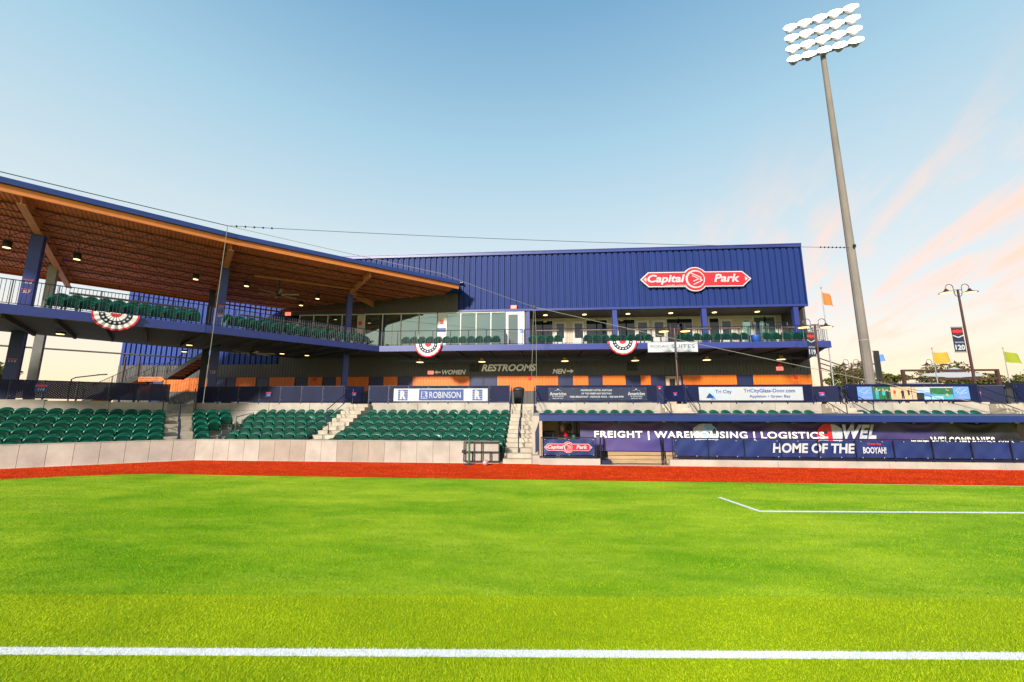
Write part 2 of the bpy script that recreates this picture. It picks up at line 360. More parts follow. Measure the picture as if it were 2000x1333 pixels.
# white lines, woven into the turf
FD = Vector((1, .0655, 0)).normalized(); FN = Vector((-FD.y, FD.x, 0))
def line(p, q, w, name='field_line'):
    p = Vector(p); q = Vector(q); d = (q - p).normalized(); n = Vector((-d.y, d.x, 0)) * w / 2
    b = B(); b.add([p - n, q - n, q + n, p + n], [(0, 1, 2, 3)]); return struct(name, b, 'line_paint')
lc = Vector((-.31, 4.24, .004))
line(lc - FD * 30, lc + FD * 30, .118)
line((4.86, 9.76, .004), (40, 9.76 + 35.14 * .053, .004), .11)
line((4.57, 11.08, .008), (4.90, 9.71, .008), .11)
# blades of the near turf, thinning out with distance
def blades():
    n = 820000
    u = rng.random(n); Yv = 2.6 * (13.12 / 2.6) ** (u ** 1.2)
    X = (rng.random(n) * 2 - 1) * (Yv * 1.42 + .7) - Yv * .074
    fx = (X - lc.x) * FD.x + (Yv - lc.y) * FD.y; fn = (X - lc.x) * FN.x + (Yv - lc.y) * FN.y
    onl = np.abs(fn) < .059
    l2 = (np.abs((Yv - 9.76) - (X - 4.86) * .053) < .055) & (X > 4.9)
    tt = (Yv - 9.71) / (11.08 - 9.71); l3 = (tt > 0) & (tt < 1) & (np.abs(X - (4.90 - .33 * tt)) < .056)
    white = onl | l2 | l3
    strip = (Yv - .066 * X) > 5.42
    h = .011 + .011 * rng.random(n); wd = .0016 + .0012 * rng.random(n) + Yv * .00022
    a = rng.random(n) * 2 * np.pi; ca, sa = np.cos(a), np.sin(a)
    # each roll of turf leans its own way
    lean = np.where(strip, -.35, .35); lx = rng.normal(0, .35, n) * h; ly = (lean + rng.normal(0, .4, n)) * h
    v = np.zeros((n, 3, 3)); v[:, 0, 0] = X - ca * wd; v[:, 0, 1] = Yv - sa * wd; v[:, 1, 0] = X + ca * wd; v[:, 1, 1] = Yv + sa * wd
    v[:, 2, 0] = X + lx; v[:, 2, 1] = Yv + ly; v[:, 2, 2] = h; v[:, :2, 2] = -.002
    def vn(sx, sy, sd):                            # smooth value noise: lighter and darker patches in the pile
        gr = np.random.default_rng(sd).random((80, 160)); gx = (X + 30) * sx; gy = Yv * sy; ix = gx.astype(int) % 159; iy = gy.astype(int) % 79; fx_ = gx % 1; fy_ = gy % 1; fx_ = fx_ * fx_ * (3 - 2 * fx_); fy_ = fy_ * fy_ * (3 - 2 * fy_)
        return (gr[iy, ix] * (1 - fx_) + gr[iy, ix + 1] * fx_) * (1 - fy_) + (gr[iy + 1, ix] * (1 - fx_) + gr[iy + 1, ix + 1] * fx_) * fy_
    low = .5 * vn(1.1, 2.6, 1) + .3 * vn(2.7, 6.1, 2) + .2 * vn(6.3, 11, 3) - .5
    tone = np.clip(rng.normal(.5, .26, n) + low * np.where(strip, 1.1, .6), 0, 1)
    # blades beyond the edge of the green turf at the left are dropped
    edge = np.where(X > -13.4, 13.14, np.minimum(13.14, 13.05 + (X + 14.6) * .5016)); ok_ = Yv < edge
    for nm, msk, mat in (('grass_blades', (~white) & (~strip), 'blade_near'), ('grass_blades', (~white) & strip & ok_, 'blade_far'), ('line_blades', white, 'blade_white'), ('track_blades', None, 'blade_red')):
        if msk is None:                            # short red fibres of the warning track
            n = 170000; X = rng.random(n) * 42 - 23; Yv = 10 + rng.random(n) * 6.42
            msk = (Yv > np.where(X > -13.4, 13.2 + np.maximum(0, X + 1) * .006, 13.1 + (X + 14.6) * .5016)) & (Yv < np.where(X > -15, 16.42, 16.4 + (X + 15) * .521))
            h = .010 + .014 * rng.random(n); wd = .006 + .006 * rng.random(n); a = rng.random(n) * 2 * np.pi; v = np.zeros((n, 3, 3))
            v[:, 0, 0] = X - np.cos(a) * wd; v[:, 0, 1] = Yv - np.sin(a) * wd; v[:, 1, 0] = X + np.cos(a) * wd; v[:, 1, 1] = Yv + np.sin(a) * wd; v[:, 2, 0] = X + rng.normal(0, .5, n) * h; v[:, 2, 1] = Yv + rng.normal(0, .5, n) * h; v[:, 2, 2] = h + .004; v[:, :2, 2] = .002
            tone = np.clip(rng.normal(.5, .22, n) + (.6 * vn(.9, 3.1, 5) + .4 * vn(2.5, 7.3, 6) - .5) * .9, 0, 1)
        k = int(msk.sum()); me = bpy.data.meshes.new(nm); me.vertices.add(k * 3); me.vertices.foreach_set('co', v[msk].reshape(-1))
        me.loops.add(k * 3); me.loops.foreach_set('vertex_index', np.arange(k * 3, dtype=np.int32)); me.polygons.add(k)
        me.polygons.foreach_set('loop_start', np.arange(0, k * 3, 3, dtype=np.int32)); me.polygons.foreach_set('loop_total', np.full(k, 3, dtype=np.int32))
        at = me.attributes.new('tone', 'FLOAT', 'POINT'); at.data.foreach_set('value', np.repeat(tone[msk], 3).astype(np.float32))
        me.update(); me.validate(); me.materials.append(MATS[mat]); o = put(nm, me)
        lab = {'blade_near': 'yellow-green turf fibres of the roll under the near white line', 'blade_far': 'darker green turf fibres beyond the turf seam', 'blade_white': 'white turf fibres of the painted field lines', 'blade_red': 'short red fibres covering the warning track'}[mat]
        tag(o, lab, 'grass', kind='stuff')
blades()
# raised ground, concourse slab
RET = 5.9
rl = al(RET / .949)                                  # where the left retaining wall meets the aisle
rfar = rl - U1 * 34
CZ = 2.40
g = B(); g.add([(-3500, -2000, 2.34), (rfar.x - 3, rfar.y - 2, 2.34), (rl.x - 1, rl.y + 2.5, 2.34), (-21.5, 23.4, 2.34), (60, 23.4, 2.34), (3500, 23.4, 2.34), (3500, 4000, 2.34), (-3500, 4000, 2.34)], [tuple(range(8))])
struct('ground', g, 'earth')
c = B(); c.prism([(rfar.x, rfar.y), (rl.x, rl.y), (-21.05, 22.4), (60, 22.4), (60, 60), (-62, 60), (-62, rfar.y)], 1.0, CZ)
struct('concourse', c, 'concourse_floor')
# terraces
RD, RR, F0 = .85, .244, .03
def terr(k): return F0 + RR * k
DL = Vector((-15.05, 16.54, 0))                      # right side of the left aisle
t = B()
for k in range(6):
    y0 = 16.72 + RD * k; y1 = y0 + RD if k < 5 else 22.39
    xl = DL.x - .715 * (y0 + .4 - DL.y) / .698
    z = terr(k)
    t.box(xl + .2, -11.02, y0, y1, -.3, z); t.box(-9.83, -1.62, y0, y1, -.3, z)
    if k >= 4: t.box(-.36, 60, y0, y1, .6, z)
struct('seating_terrace', t, 'concrete_grey')
t = B(fr(WL.x, WL.y, 0, A1))
for k in range(6):
    d = .2 + RD * k; s = (d + .45) / .949 * (-.715 * .887 + .698 * .462)
    d1 = d + RD if k < 5 else RET - .01
    t.box(-30, s, d, d1, -.3, terr(k) + .006)
struct('seating_terrace_left', t, 'concrete_grey')
t = B(fr(DL.x, DL.y, 0, A1))
for k in range(6):
    d = .2 + RD * k; s = (d + .45) / .949 * (-.715 * .887 + .698 * .462)
    t.box(s, s + [.5, .6, .7, 1.2, 1.8, 1.9][k], d, d + RD, -.3, terr(k) + .01)
struct('seating_terrace_wedge', t, 'concrete_grey')

# ================================================================== field wall
def panel_wall(name, label, M, cuts, y0, y1, z0, z1, mats, cap=True):
    w_ = thing(name, label, 'wall', tuple(M.to_translation()))
    bk = B(M); bk.box(cuts[0] + .02, cuts[-1] - .02, y0 + .035, y1, z0, z1 - .012); bk.build('core', 'concrete_grey', w_)
    for i in range(len(cuts) - 1):
        a, b = cuts[i] + .004, cuts[i + 1] - .004; m = mats(i) if callable(mats) else mats
        p = B(M); p.bbox(a, b, y0 + random.uniform(0, .004), y0 + .034, z0, z1 - .02, .005); p.build('concrete_panel', m, w_)
    if cap:
        cp = B(M); cp.box(cuts[0], cuts[-1], y0 - .012, y1 + .01, z1 - .012, z1 + .012); cp.build('coping', 'concrete', w_)
    return w_
cuts = [-1.74 - .69 * i for i in range(0, 20)] + [-15.0]
cuts = sorted(cuts); cuts[0] = -15.0
cuts = sorted(set([round(x, 3) for x in cuts if x >= -15.0]))
if cuts[1] - cuts[0] < .3: cuts.pop(1)
GATE = (-3.2, -1.72)
cA = [x for x in cuts if x < GATE[0] - .2] + [-3.22, -1.76]
panel_wall('field_wall', 'long pale concrete wall in front of the green seats', fr(0, 16.5, 0), cA, 0, .22, -.02, .865, lambda i: 'concrete_patch' if i in (4, 5, 6, 9, 10, 11) else 'concrete')
cl_ = [-30 + 1.45 * i for i in range(20)] + [-.93, 0]
cl_ = [-25.74 + .78 * i for i in range(33)] + [0.0]
panel_wall('field_wall', 'concrete field wall turning towards the camera at the left edge', fr(WB.x, WB.y, 0, A1), cl_, 0, .22, -.02, .868, 'concrete')
# retaining walls under the concourse fence
def ret(name, label, M, x0, x1, z0, z1, tilt=0, step=2.4):
    n = max(1, round((x1 - x0) / step)); w_ = thing(name, label, 'wall', tuple(M.to_translation()))
    for i in range(n):
        a = x0 + (x1 - x0) * i / n + .006; b = x0 + (x1 - x0) * (i + 1) / n - .006
        p = B(M); p.bbox(a, b, -.02, .16, z0 - tilt * a, (z0 + z1) / 2 + .32 - tilt * (a + b) / 2, .01); p.build('concrete_panel', 'concrete', w_)
        p = B(M); p.bbox(a, b, -.035, .17, (z0 + z1) / 2 + .325 - tilt * (a + b) / 2, z1 - tilt * (a + b) / 2, .012); p.build('concrete_panel', 'concrete', w_)
TL = .026
ret('retaining_wall', 'pale concrete retaining wall behind the left block of seats', fr(rl.x, rl.y, 0, A1), -22, .0, .9, CZ + .06, TL)
ret('retaining_wall', 'concrete retaining wall behind the angled seats under the upper deck corner', fr(0, 22.4, 0), -21.0, -11.05, .9, CZ + .06)
ret('retaining_wall', 'concrete retaining wall below the white and blue banner', fr(0, 22.4, 0), -9.8, -1.6, .9, CZ + .06)
ret('retaining_wall', 'concrete retaining wall below the navy hotel banner', fr(0, 22.4, 0), -.36, 6.5, .9, CZ + .06)
ret('retaining_wall', 'concrete retaining wall below the white glass and door banner', fr(0, 22.4, 0), 7.9, 14.85, .9, CZ + .06)
ret('retaining_wall', 'concrete retaining wall below the row of photo banners', fr(0, 22.4, 0), 16.1, 23.1, .9, CZ + .06)
ret('retaining_wall', 'concrete retaining wall at the right edge beyond the sloping handrails', fr(0, 22.4, 0), 24.4, 31, .9, CZ + .06)
# ================================================================== stairs
def stairs(label, M, w0, w1, y0, y1, n, z0, z1, first=0):
    s_ = thing('aisle_stairs', label, 'stairs', tuple(M @ Vector(((w0 + w1) / 2, y0, z0))))
    for i in range(first, n):
        zt = z0 + (z1 - z0) * (i + 1) / n; ya = y0 + (y1 - y0) * i / n
        b = B(M); b.bbox(w0 + .003 * (i % 2), w1 - .003 * (i % 2), ya + .003 * (i % 2), ya + (y1 - y0) / n * 1.9, zt - .95, zt, .012); b.build('step', 'concrete_step', s_)
    return s_
st3 = stairs('concrete steps rising from the red track beside the dugout', fr(0, 0, 0), -1.60, -.42, 16.56, 22.44, 14, 0, CZ)
stairs('narrow concrete steps between the two angled green seat blocks', fr(0, 0, 0), -11.0, -9.85, 16.9, 22.44, 13, 0, CZ, 2)
sa = math.atan2(-.698, .715) + math.pi / 2
AN = math.atan2(.698, -.715) - math.pi / 2
stairs('concrete steps right of the leftmost block of seats', fr(-15.5, 16.3, 0, AN), -.72, .62, .25, 8.55, 14, 0, CZ, 1)
stairs('short concrete steps right of the navy hotel banner', fr(0, 0, 0), 6.52, 7.88, 20.0, 22.44, 6, 1.2, CZ)
stairs('short concrete steps below the lamp post with the 119 banner', fr(0, 0, 0), 14.88, 16.08, 20.0, 22.44, 6, 1.2, CZ)
stairs('short concrete steps at the right edge below two sloping handrails', fr(0, 0, 0), 23.12, 24.38, 20.0, 22.44, 6, 1.2, CZ)
# cheek walls of the steps at the dugout
b = B(); b.box(-.40, -.10, 16.42, 22.38, -.02, .34); b.add([(-.40, 16.9, .34), (-.10, 16.9, .34), (-.10, 22.38, 1.92), (-.40, 22.38, 1.92), (-.40, 16.9, 1.9), (-.10, 16.9, 1.9), (-.10, 22.38, 1.93), (-.40, 22.38, 1.93)], [(0, 1, 5, 4), (1, 2, 6, 5), (2, 3, 7, 6), (3, 0, 4, 7), (4, 5, 6, 7), (3, 2, 1, 0)])
b.build('cheek_wall', 'concrete', None, label='concrete cheek wall between the field steps and the dugout', cat='wall')
# ================================================================== seats
def seat_meshes():
    nx, nz = 9, 7; out = {}
    def shell(wf, z0, z1, ybase, tilt, thick, crown, roll):
        vs = []; fs = []
        for side in (0, 1):
            for j in range(nz):
                v = j / (nz - 1)
                for i in range(nx):
                    u = i / (nx - 1) * 2 - 1
                    w_ = wf * (1 - crown * max(0, v - .55) ** 2 * 3)
                    z = z0 + (z1 - z0) * v - .095 * (abs(u) ** 2.6) * v
                    y = ybase + tilt * (z - z0) - .045 * (abs(u) ** 3) + roll * max(0, v - .72) ** 2 * 8 + (thick if side else 0)
                    vs.append((u * w_, y, z))
        o = nx * nz
        for j in range(nz - 1):
            for i in range(nx - 1):
                a = j * nx + i; fs.append((a, a + 1, a + nx + 1, a + nx)); fs.append((o + a, o + a + nx, o + a + nx + 1, o + a + 1))
        rim = [i for i in range(nx)] + [j * nx + nx - 1 for j in range(1, nz)] + [(nz - 1) * nx + i for i in range(nx - 2, -1, -1)] + [j * nx for j in range(nz - 2, 0, -1)]
        for q in range(len(rim)): a, b = rim[q], rim[(q + 1) % len(rim)]; fs.append((a, o + a, o + b, b))
        return B().add(vs, fs)
    out['backrest'] = shell(.278, .40, .845, .0, .20, .025, .34, .10).mesh('backrest', 'seat_green', True)
    out['seat_pan'] = shell(.268, .30, .715, -.125, .10, .05, .22, .03).mesh('seat_pan', 'seat_green_shaded', True)
    b = B(); b.add([(-.115, .028, .765), (.115, .028, .765), (.10, .036, .79), (-.10, .036, .79), (-.115, .06, .765), (.115, .06, .765), (.10, .06, .79), (-.10, .06, .79)], [(0, 1, 2, 3), (7, 6, 5, 4), (0, 4, 5, 1), (2, 6, 7, 3), (1, 5, 6, 2), (3, 7, 4, 0)])
    for i, vv in enumerate(b.v): b.v[i] = (vv[0], vv[1] + .028, vv[2])
    out['handle_slot'] = b.mesh('handle_slot', 'seat_slot')
    b = B(); b.box(-.02, .02, -.10, .06, 0, .52); b.box(-.026, .026, -.26, .10, .52, .555); b.box(-.04, .04, -.12, .08, 0, .02)
    out['armrest'] = b.mesh('armrest', 'seat_green_frame')
    return out
SM = seat_meshes(); NSEAT = [0]
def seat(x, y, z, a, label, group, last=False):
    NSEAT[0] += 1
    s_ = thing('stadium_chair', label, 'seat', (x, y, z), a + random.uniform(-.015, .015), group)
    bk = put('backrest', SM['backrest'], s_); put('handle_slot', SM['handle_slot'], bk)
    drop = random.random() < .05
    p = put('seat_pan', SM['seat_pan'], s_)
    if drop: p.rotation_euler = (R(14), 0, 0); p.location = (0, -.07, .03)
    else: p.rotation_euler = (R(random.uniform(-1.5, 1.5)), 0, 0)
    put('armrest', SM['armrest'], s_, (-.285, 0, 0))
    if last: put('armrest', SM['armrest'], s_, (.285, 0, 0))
RW = ['front', 'second', 'third', 'fourth', 'fifth', 'back']
G_ = 'green seats of the lower stand'
for k in range(6):
    d = .9 + RD * k; st = al(d / .949); n = 11
    for j in range(n):
        q = st - U1 * (.34 + .572 * j); zz = terr(k) + TL * (.3 + .572 * j) * (k + 1) / 6
        seat(q.x, q.y, zz, A1 + R(13), f'green stadium seat, {RW[k]} row of the leftmost block, {ORD[j]} from the aisle', G_, j == 0)
    st = DL + AISLE * (d / .949)
    for j in range([1, 1, 1, 2, 3, 3][k]):
        q = st + U1 * (.34 + .572 * j)
        seat(q.x, q.y, terr(k) + .01, A1 + R(8), f'green stadium seat, {RW[k]} row of the small turned block, {ORD[j]} from the aisle', G_, True)
    yk = 17.4 + RD * k
    xl = [-14.5, -15.15, -15.5, -15.65, -16.2, -16.75][k]; n = int((-11.05 - xl) / .572)
    for j in range(n):
        seat(-11.05 - .572 * (n - .5 - j), yk, terr(k), 0, f'green stadium seat, {RW[k]} row of the second block, {ORD[j]} from the left', G_, j == n - 1)
    for j in range(14):
        seat(-9.72 + .5745 * (j + .5), yk, terr(k), 0, f'green stadium seat, {RW[k]} row below the white banner, {ORD[j]} from the left', G_, j == 13)
for x0, wh in ((.05, 'below the hotel banner'), (8.15, 'below the glass and door banner'), (16.1, 'below the photo banners')):
    for k in (4, 5):
        for j in range(10):
            seat(x0 + .595 * (j + .5) + (.14 if k == 4 else 0), 17.4 + RD * k, terr(k), 0, f'green stadium seat {wh}, {"upper" if k == 5 else "lower"} row, {ORD[j]} from left', G_, j == 9)
seat(24.75, 21.65, terr(5), 0, 'green stadium seat cut off by the right edge above the dugout', G_)
# ================================================================== main building
FY = 29.5
bld = thing('stadium_building', 'large blue ribbed metal building above the grey and orange concourse wall', 'building', (-7.5, 29.5, CZ))
core = B(); core.box(-34.4, 19.2, 29.62, 46, CZ, 6.1); core.box(-34.4, 19.36, 29.62, 46, 9.6, 14.1); core.box(-34.4, -20.9, 29.62, 46, 6.1, 9.6); core.box(-20.9, -1.2, 32.5, 46, 6.1, 9.6); core.box(-1.2, 19.2, 32.5, 46, 6.1, 9.6)
core.build('core', 'core_dark', bld)
_sid = {}
def siding(x, z0, z1, mat, parent, wdt=.912, fine=False, y=FY):
    key = (round(z1 - z0, 3), mat, round(wdt, 4), fine)
    if key not in _sid:
        pr_ = []
        n = 2 if not fine else 4; m = wdt / n; dp = .11 if not fine else .018
        for i in range(n):
            o = i * m
            if fine: pr_ += [(o, 0), (o + m * .82, 0), (o + m * .86, dp), (o + m * .96, dp)]
            else: pr_ += [(o, dp), (o + m * .10, dp), (o + m * .20, 0), (o + m * .44, 0), (o + m * .47, .016), (o + m * .53, .016), (o + m * .56, 0), (o + m * .80, 0), (o + m * .90, dp)]
        pr_.append((wdt, dp if not fine else 0))
        h = z1 - z0; vs = [(a, b, 0) for a, b in pr_] + [(a, b, h) for a, b in pr_] + [(a, dp + .03, 0) for a, b in pr_] + [(a, dp + .03, h) for a, b in pr_]; k = len(pr_)
        fs = [(i, i + 1, k + i + 1, k + i) for i in range(k - 1)] + [(i, 2 * k + i, 2 * k + i + 1, i + 1) for i in range(k - 1)] + [(k + i, k + i + 1, 3 * k + i + 1, 3 * k + i) for i in range(k - 1)]
        fs += [(0, k, 3 * k, 2 * k), (k - 1, 3 * k - 1, 4 * k - 1, 2 * k - 1)]
        _sid[key] = B().add(vs, fs).mesh('siding_panel', mat)
    o = put('siding_panel', _sid[key], parent); inv = RM[parent].inverted(); o.location = inv @ Vector((x, y - .02, z0)); return o
clad = B(); clad.box(-34.5, 19.44, 29.58, 29.63, 9.62, 14.12); clad = clad.build('cladding', 'blue_clad', bld)
PW = (19.42 + 6.39) / 28
for i in range(28): siding(-6.39 + PW * i, 9.62, 14.02, 'blue_clad', clad, PW)
PW2 = (-6.39 + 20.8) / 16
for i in range(16): siding(-20.8 + PW2 * i, 11.4, 14.02, 'blue_clad', clad, PW2)
PW3 = (34.4 - 20.8) / 15
cl2 = B(); cl2.box(-34.4, -20.82, 29.585, 29.615, 5.5, 9.6); cl2 = cl2.build('stair_cladding', 'blue_clad_light', bld)
for i in range(15): siding(-34.4 + PW3 * i, 5.52, 14.02, 'blue_clad_light', cl2, PW3)
b = B(); b.box(-34.5, 19.50, 29.36, 29.64, 14.02, 14.26); b.box(-34.5, 19.50, 29.33, 29.66, 14.22, 14.28); b.build('parapet_cap', 'blue_steel', bld)
b = B(); b.box(-6.4, 19.5, 29.40, 29.60, 9.46, 9.62); b.build('cladding_sill', 'blue_steel', bld)
b = B(); b.box(19.44, 19.52, 29.42, 46, CZ + 7.1, 14.02); b.build('corner_trim', 'blue_clad', bld)
# grey band above the club windows
gb = B(); gb.box(-20.8, -6.42, 29.6, 29.615, 9.5, 11.4); gb = gb.build('upper_grey_band', 'grey_clad', bld)
for i in range(16): siding(-20.8 + (14.38 / 16) * i, 9.46, 11.4, 'grey_clad', gb, 14.38 / 16, True)
# lower wall: grey panels, orange panels, doors
lw = B(); lw.box(-34.35, 19.2, 29.60, 29.618, CZ, 6.1); lw = lw.build('lower_wall', 'grey_clad', bld)
n = 58; pw = (19.2 + 34.35) / n
for i in range(n): siding(-34.35 + pw * i, 4.47, 5.50 if -34.35 + pw * i < -20.9 else 6.05, 'grey_clad', lw, pw, True)
doors = [(-31.23, -30.22), (-25.76, -24.95), (-24.93, -24.09), (-22.42, -21.32), (-19.21, -18.17), (-16.96, -15.89), (-13.23, -12.09), (-10.96, -9.8), (-5.41, -4.37), (-4.35, -3.3), (1.26, 2.35), (3.48, 4.52), (6.19, 7.26), (8.0, 9.05), (14.05, 15.18)]
blocks = [(-34.35, -33.1, 'g')]; x = -33.1
for a, d in doors:
    if a - x > .1: blocks.append((x, a, 'o'))
    x = d
    if d == 9.05: x = 10.28
blocks.append((x, 19.2, 'o'))
for a, d, kd in blocks:
    m = max(1, round((d - a) / .93)); q = (d - a) / m
    for i in range(m):
        siding(a + q * i, 3.36, 4.46, 'orange_panel' if kd == 'o' else 'grey_clad', lw, q, True); siding(a + q * i, CZ, 3.35, 'grey_clad', lw, q, True)
for a, d in doors:
    dr = B(); dr.bbox(a + .06, d - .06, FY - .02, FY + .08, CZ + .02, 4.38, .01); dr = dr.build('door', 'blue_door', bld)
    f = B(); f.box(a, a + .06, FY - .05, FY + .09, CZ, 4.44); f.box(d - .06, d, FY - .05, FY + .09, CZ, 4.44); f.box(a, d, FY - .052, FY + .09, 4.38, 4.445); f.build('frame', 'blue_dark', dr)
    h = B(); h.box(d - .17, d - .13, FY - .08, FY - .02, 3.3, 3.5); h.build('handle', 'grey_steel', dr)
    if d - a > .9:
        h = B(); xm = (a + d) / 2; h.plate([(xm - .17, 3.56), (xm + .17, 3.56), (xm + .19, 3.61), (xm + .17, 3.66), (xm - .17, 3.66), (xm - .19, 3.61)], FY - .032, FY - .02); h.build('sign_plate', 'print_red', dr)
        h = B(); h.box(xm - .11, xm + .11, FY - .034, FY - .022, 3.46, 3.54); h.build('number_plate', 'print_white', dr)
# corridor opening
b = B(); b.box(9.06, 9.10, FY - .03, FY + 2.4, CZ, 4.44); b.box(9.10, 10.22, FY + 2.3, FY + 2.4, CZ, 4.44); b.build('corridor', 'tan_wall', bld)
b = B(); b.box(9.10, 10.24, FY + .02, FY + .10, CZ, 4.40); b.build('corridor_recess', 'tan_wall', bld)
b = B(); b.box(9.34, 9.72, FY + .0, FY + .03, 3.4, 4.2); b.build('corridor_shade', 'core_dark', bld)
b = B(); b.box(10.16, 10.27, FY - .06, FY + .2, CZ, 4.46); b.box(9.04, 10.27, FY - .055, FY + .15, 4.40, 4.462); b.build('corridor_frame', 'blue_dark', bld)
# louvre vents
for x in (-5.40, 6.35):
    v = B(); v.box(x, x + .72, FY - .05, FY + .02, 4.80, 5.36); v = v.build('vent', 'core_dark', bld)
    for i in range(6):
        s_ = B(); s_.bar((x + .02, FY - .06, 4.85 + .09 * i), (x + .70, FY - .06, 4.85 + .09 * i), .05, .03); s_.build('slat', 'grey_clad', v)
# club windows
wx = [-20.68, -19.26, -18.1, -16.91, -15.73, -14.51, -13.88, -12.42, -10.93, -9.5, -8.03, -7.3, -6.17, -4.96, -3.81, -2.66]
gl = B(); gl.box(-20.8, -1.2, 31.9, 32.4, 6.1, 9.5); gl.build('club_back_wall', 'core_dark', bld)
b = B(); b.box(-20.8, -1.25, 29.5, 32.4, 6.2, 6.34); b.build('club_floor', 'dark_soffit', bld)
b = B(); b.box(-20.8, -1.25, 29.6, 32.4, 9.42, 9.6); b.build('club_ceiling', 'dark_soffit', bld)
for i in range(len(wx) - 1):
    a, d = wx[i], wx[i + 1]
    if i in (5, 10):
        p = B(); p.bbox(a + .03, d - .03, FY - .03, FY + .08, 6.34, 9.44, .01); p.build('white_panel', 'white_paint' if i == 10 else 'cream_wall', bld)
        continue
    if i == 0:
        dr = B(); dr.bbox(a + .05, d - .05, FY + .0, FY + .08, 6.34, 8.8, .01); dr = dr.build('club_door', 'white_paint', bld)
        q = B(); q.box(a + .3, d - .3, FY - .012, FY + .02, 6.8, 8.55); q.build('pane', 'glass_dark', dr); continue
    wn = B(); wn.box(a + .03, d - .03, FY + .03, FY + .05, 6.40, 9.40); wn = wn.build('window', 'glass_mirror', bld)
    q = B(); q.box(a - .035, a + .035, FY - .03, FY + .08, 6.34, 9.46); q.box(a + .035, d - .035, FY - .02, FY + .07, 9.38, 9.46); q.box(a + .035, d - .035, FY - .02, FY + .07, 6.34, 6.42); q.build('frame', 'white_paint', wn)
dr = B(); dr.box(-2.66, -1.22, FY - .02, FY + .08, 6.34, 9.46); dr = dr.build('club_door', 'white_paint', bld)
q = B(); q.box(-2.46, -1.74, FY - .045, FY - .02, 6.9, 9.2); q.build('pane', 'glass_door', dr)
q = B(); q.box(-1.55, -1.30, FY - .04, FY - .02, 7.75, 8.0); q.build('sign_plate', 'print_sky', dr)
for x in (-7.66, -14.2):
    q = B(); q.bbox(x - .11, x + .11, FY - .10, FY - .03, 8.55, 8.85, .02); q.build('fire_alarm', 'print_red', bld)
q = B(); q.box(-8.0, -7.33, FY - .05, FY - .03, 7.9, 8.22); q.build('section_sign', 'print_blue', bld)
# suites behind the open gallery
SB = 32.2
b = B(); b.box(-1.2, 19.3, SB, SB + .1, 6.3, 9.5); b.build('suite_wall', 'cream_wall', bld)
b = B(); b.box(-1.2, 19.34, 29.6, 32.4, 6.15, 6.31); b.build('gallery_floor', 'concrete_grey', bld)
b = B(); b.box(-1.2, 19.38, 29.56, 32.4, 9.44, 9.5); b.build('gallery_ceiling', 'suite_soffit', bld)
B().box(-1.22, -1.08, 29.6, 32.2, 6.31, 9.44).build('gallery_side_wall', 'grey_clad', bld); B().box(19.2, 19.36, 29.6, 32.2, 6.31, 9.44).build('gallery_side_wall', 'grey_clad', bld)
def swin(a, d, z0=7.0, z1=9.22, m='glass_dark'):
    wn = B(); wn.box(a + .03, d - .03, SB - .03, SB - .012, z0, z1); wn = wn.build('window', m, bld)
    q = B(); q.box(a - .04, a + .04, SB - .06, SB - .01, z0 - .06, z1 + .07); q.box(d - .04, d + .04, SB - .06, SB - .01, z0 - .06, z1 + .07); q.box(a + .04, d - .04, SB - .06, SB - .01, z1, z1 + .07); q.build('frame', 'white_paint', wn)
    q = B(); q.box(a + .04, d - .04, SB - .07, SB - .01, z0 - .06, z0); q.build('sill', 'white_paint', wn)
def sdoor(a, d):
    dr = B(); dr.bbox(a - .12, d + .12, SB - .05, SB - .01, 6.31, 9.15, .01); dr = dr.build('suite_door', 'white_paint', bld)
    q = B(); q.box(a + .04, d - .04, SB - .07, SB - .05, 7.75, 8.95); q.build('pane', 'glass_dark', dr)
    q = B(); q.box(d + .0, d + .05, SB - .12, SB - .05, 7.2, 7.4); q.build('handle', 'grey_steel', dr)
for a, d in ((-.67, .19), (.19, 1.04), (3.73, 4.61), (4.61, 5.49), (6.32, 7.0), (7.0, 7.72), (10.21, 11.18), (11.18, 12.27), (13.56, 14.36)): swin(a, d)
for a, d in ((1.29, 1.97), (2.77, 3.48), (7.92, 8.7), (9.23, 10.01), (14.56, 15.27)): sdoor(a, d)
swin(16.14, 16.81, 6.6, 9.0, 'glass_bright'); swin(17.01, 17.9, 6.5, 9.25, 'glass_bright'); swin(17.9, 18.69, 6.5, 9.25, 'glass_bright')
for x in (-.95, 5.6, 12.15, 18.66):
    w_ = .34 if x > 0 else .26; b = B(); b.box(x - w_ / 2, x + w_ / 2, 29.48, 29.48 + .3, 6.32, 9.45); b.build('gallery_post', 'blue_steel', bld)
for x in (.4, 3.5, 6.9, 10.2, 13.5, 16.7):
    b = B(); b.lathe([(.16, 0), (.17, .012), (.17, .03)], 12, (x, 30.9, 9.41)); b.build('downlight', 'lamp_warm', bld)
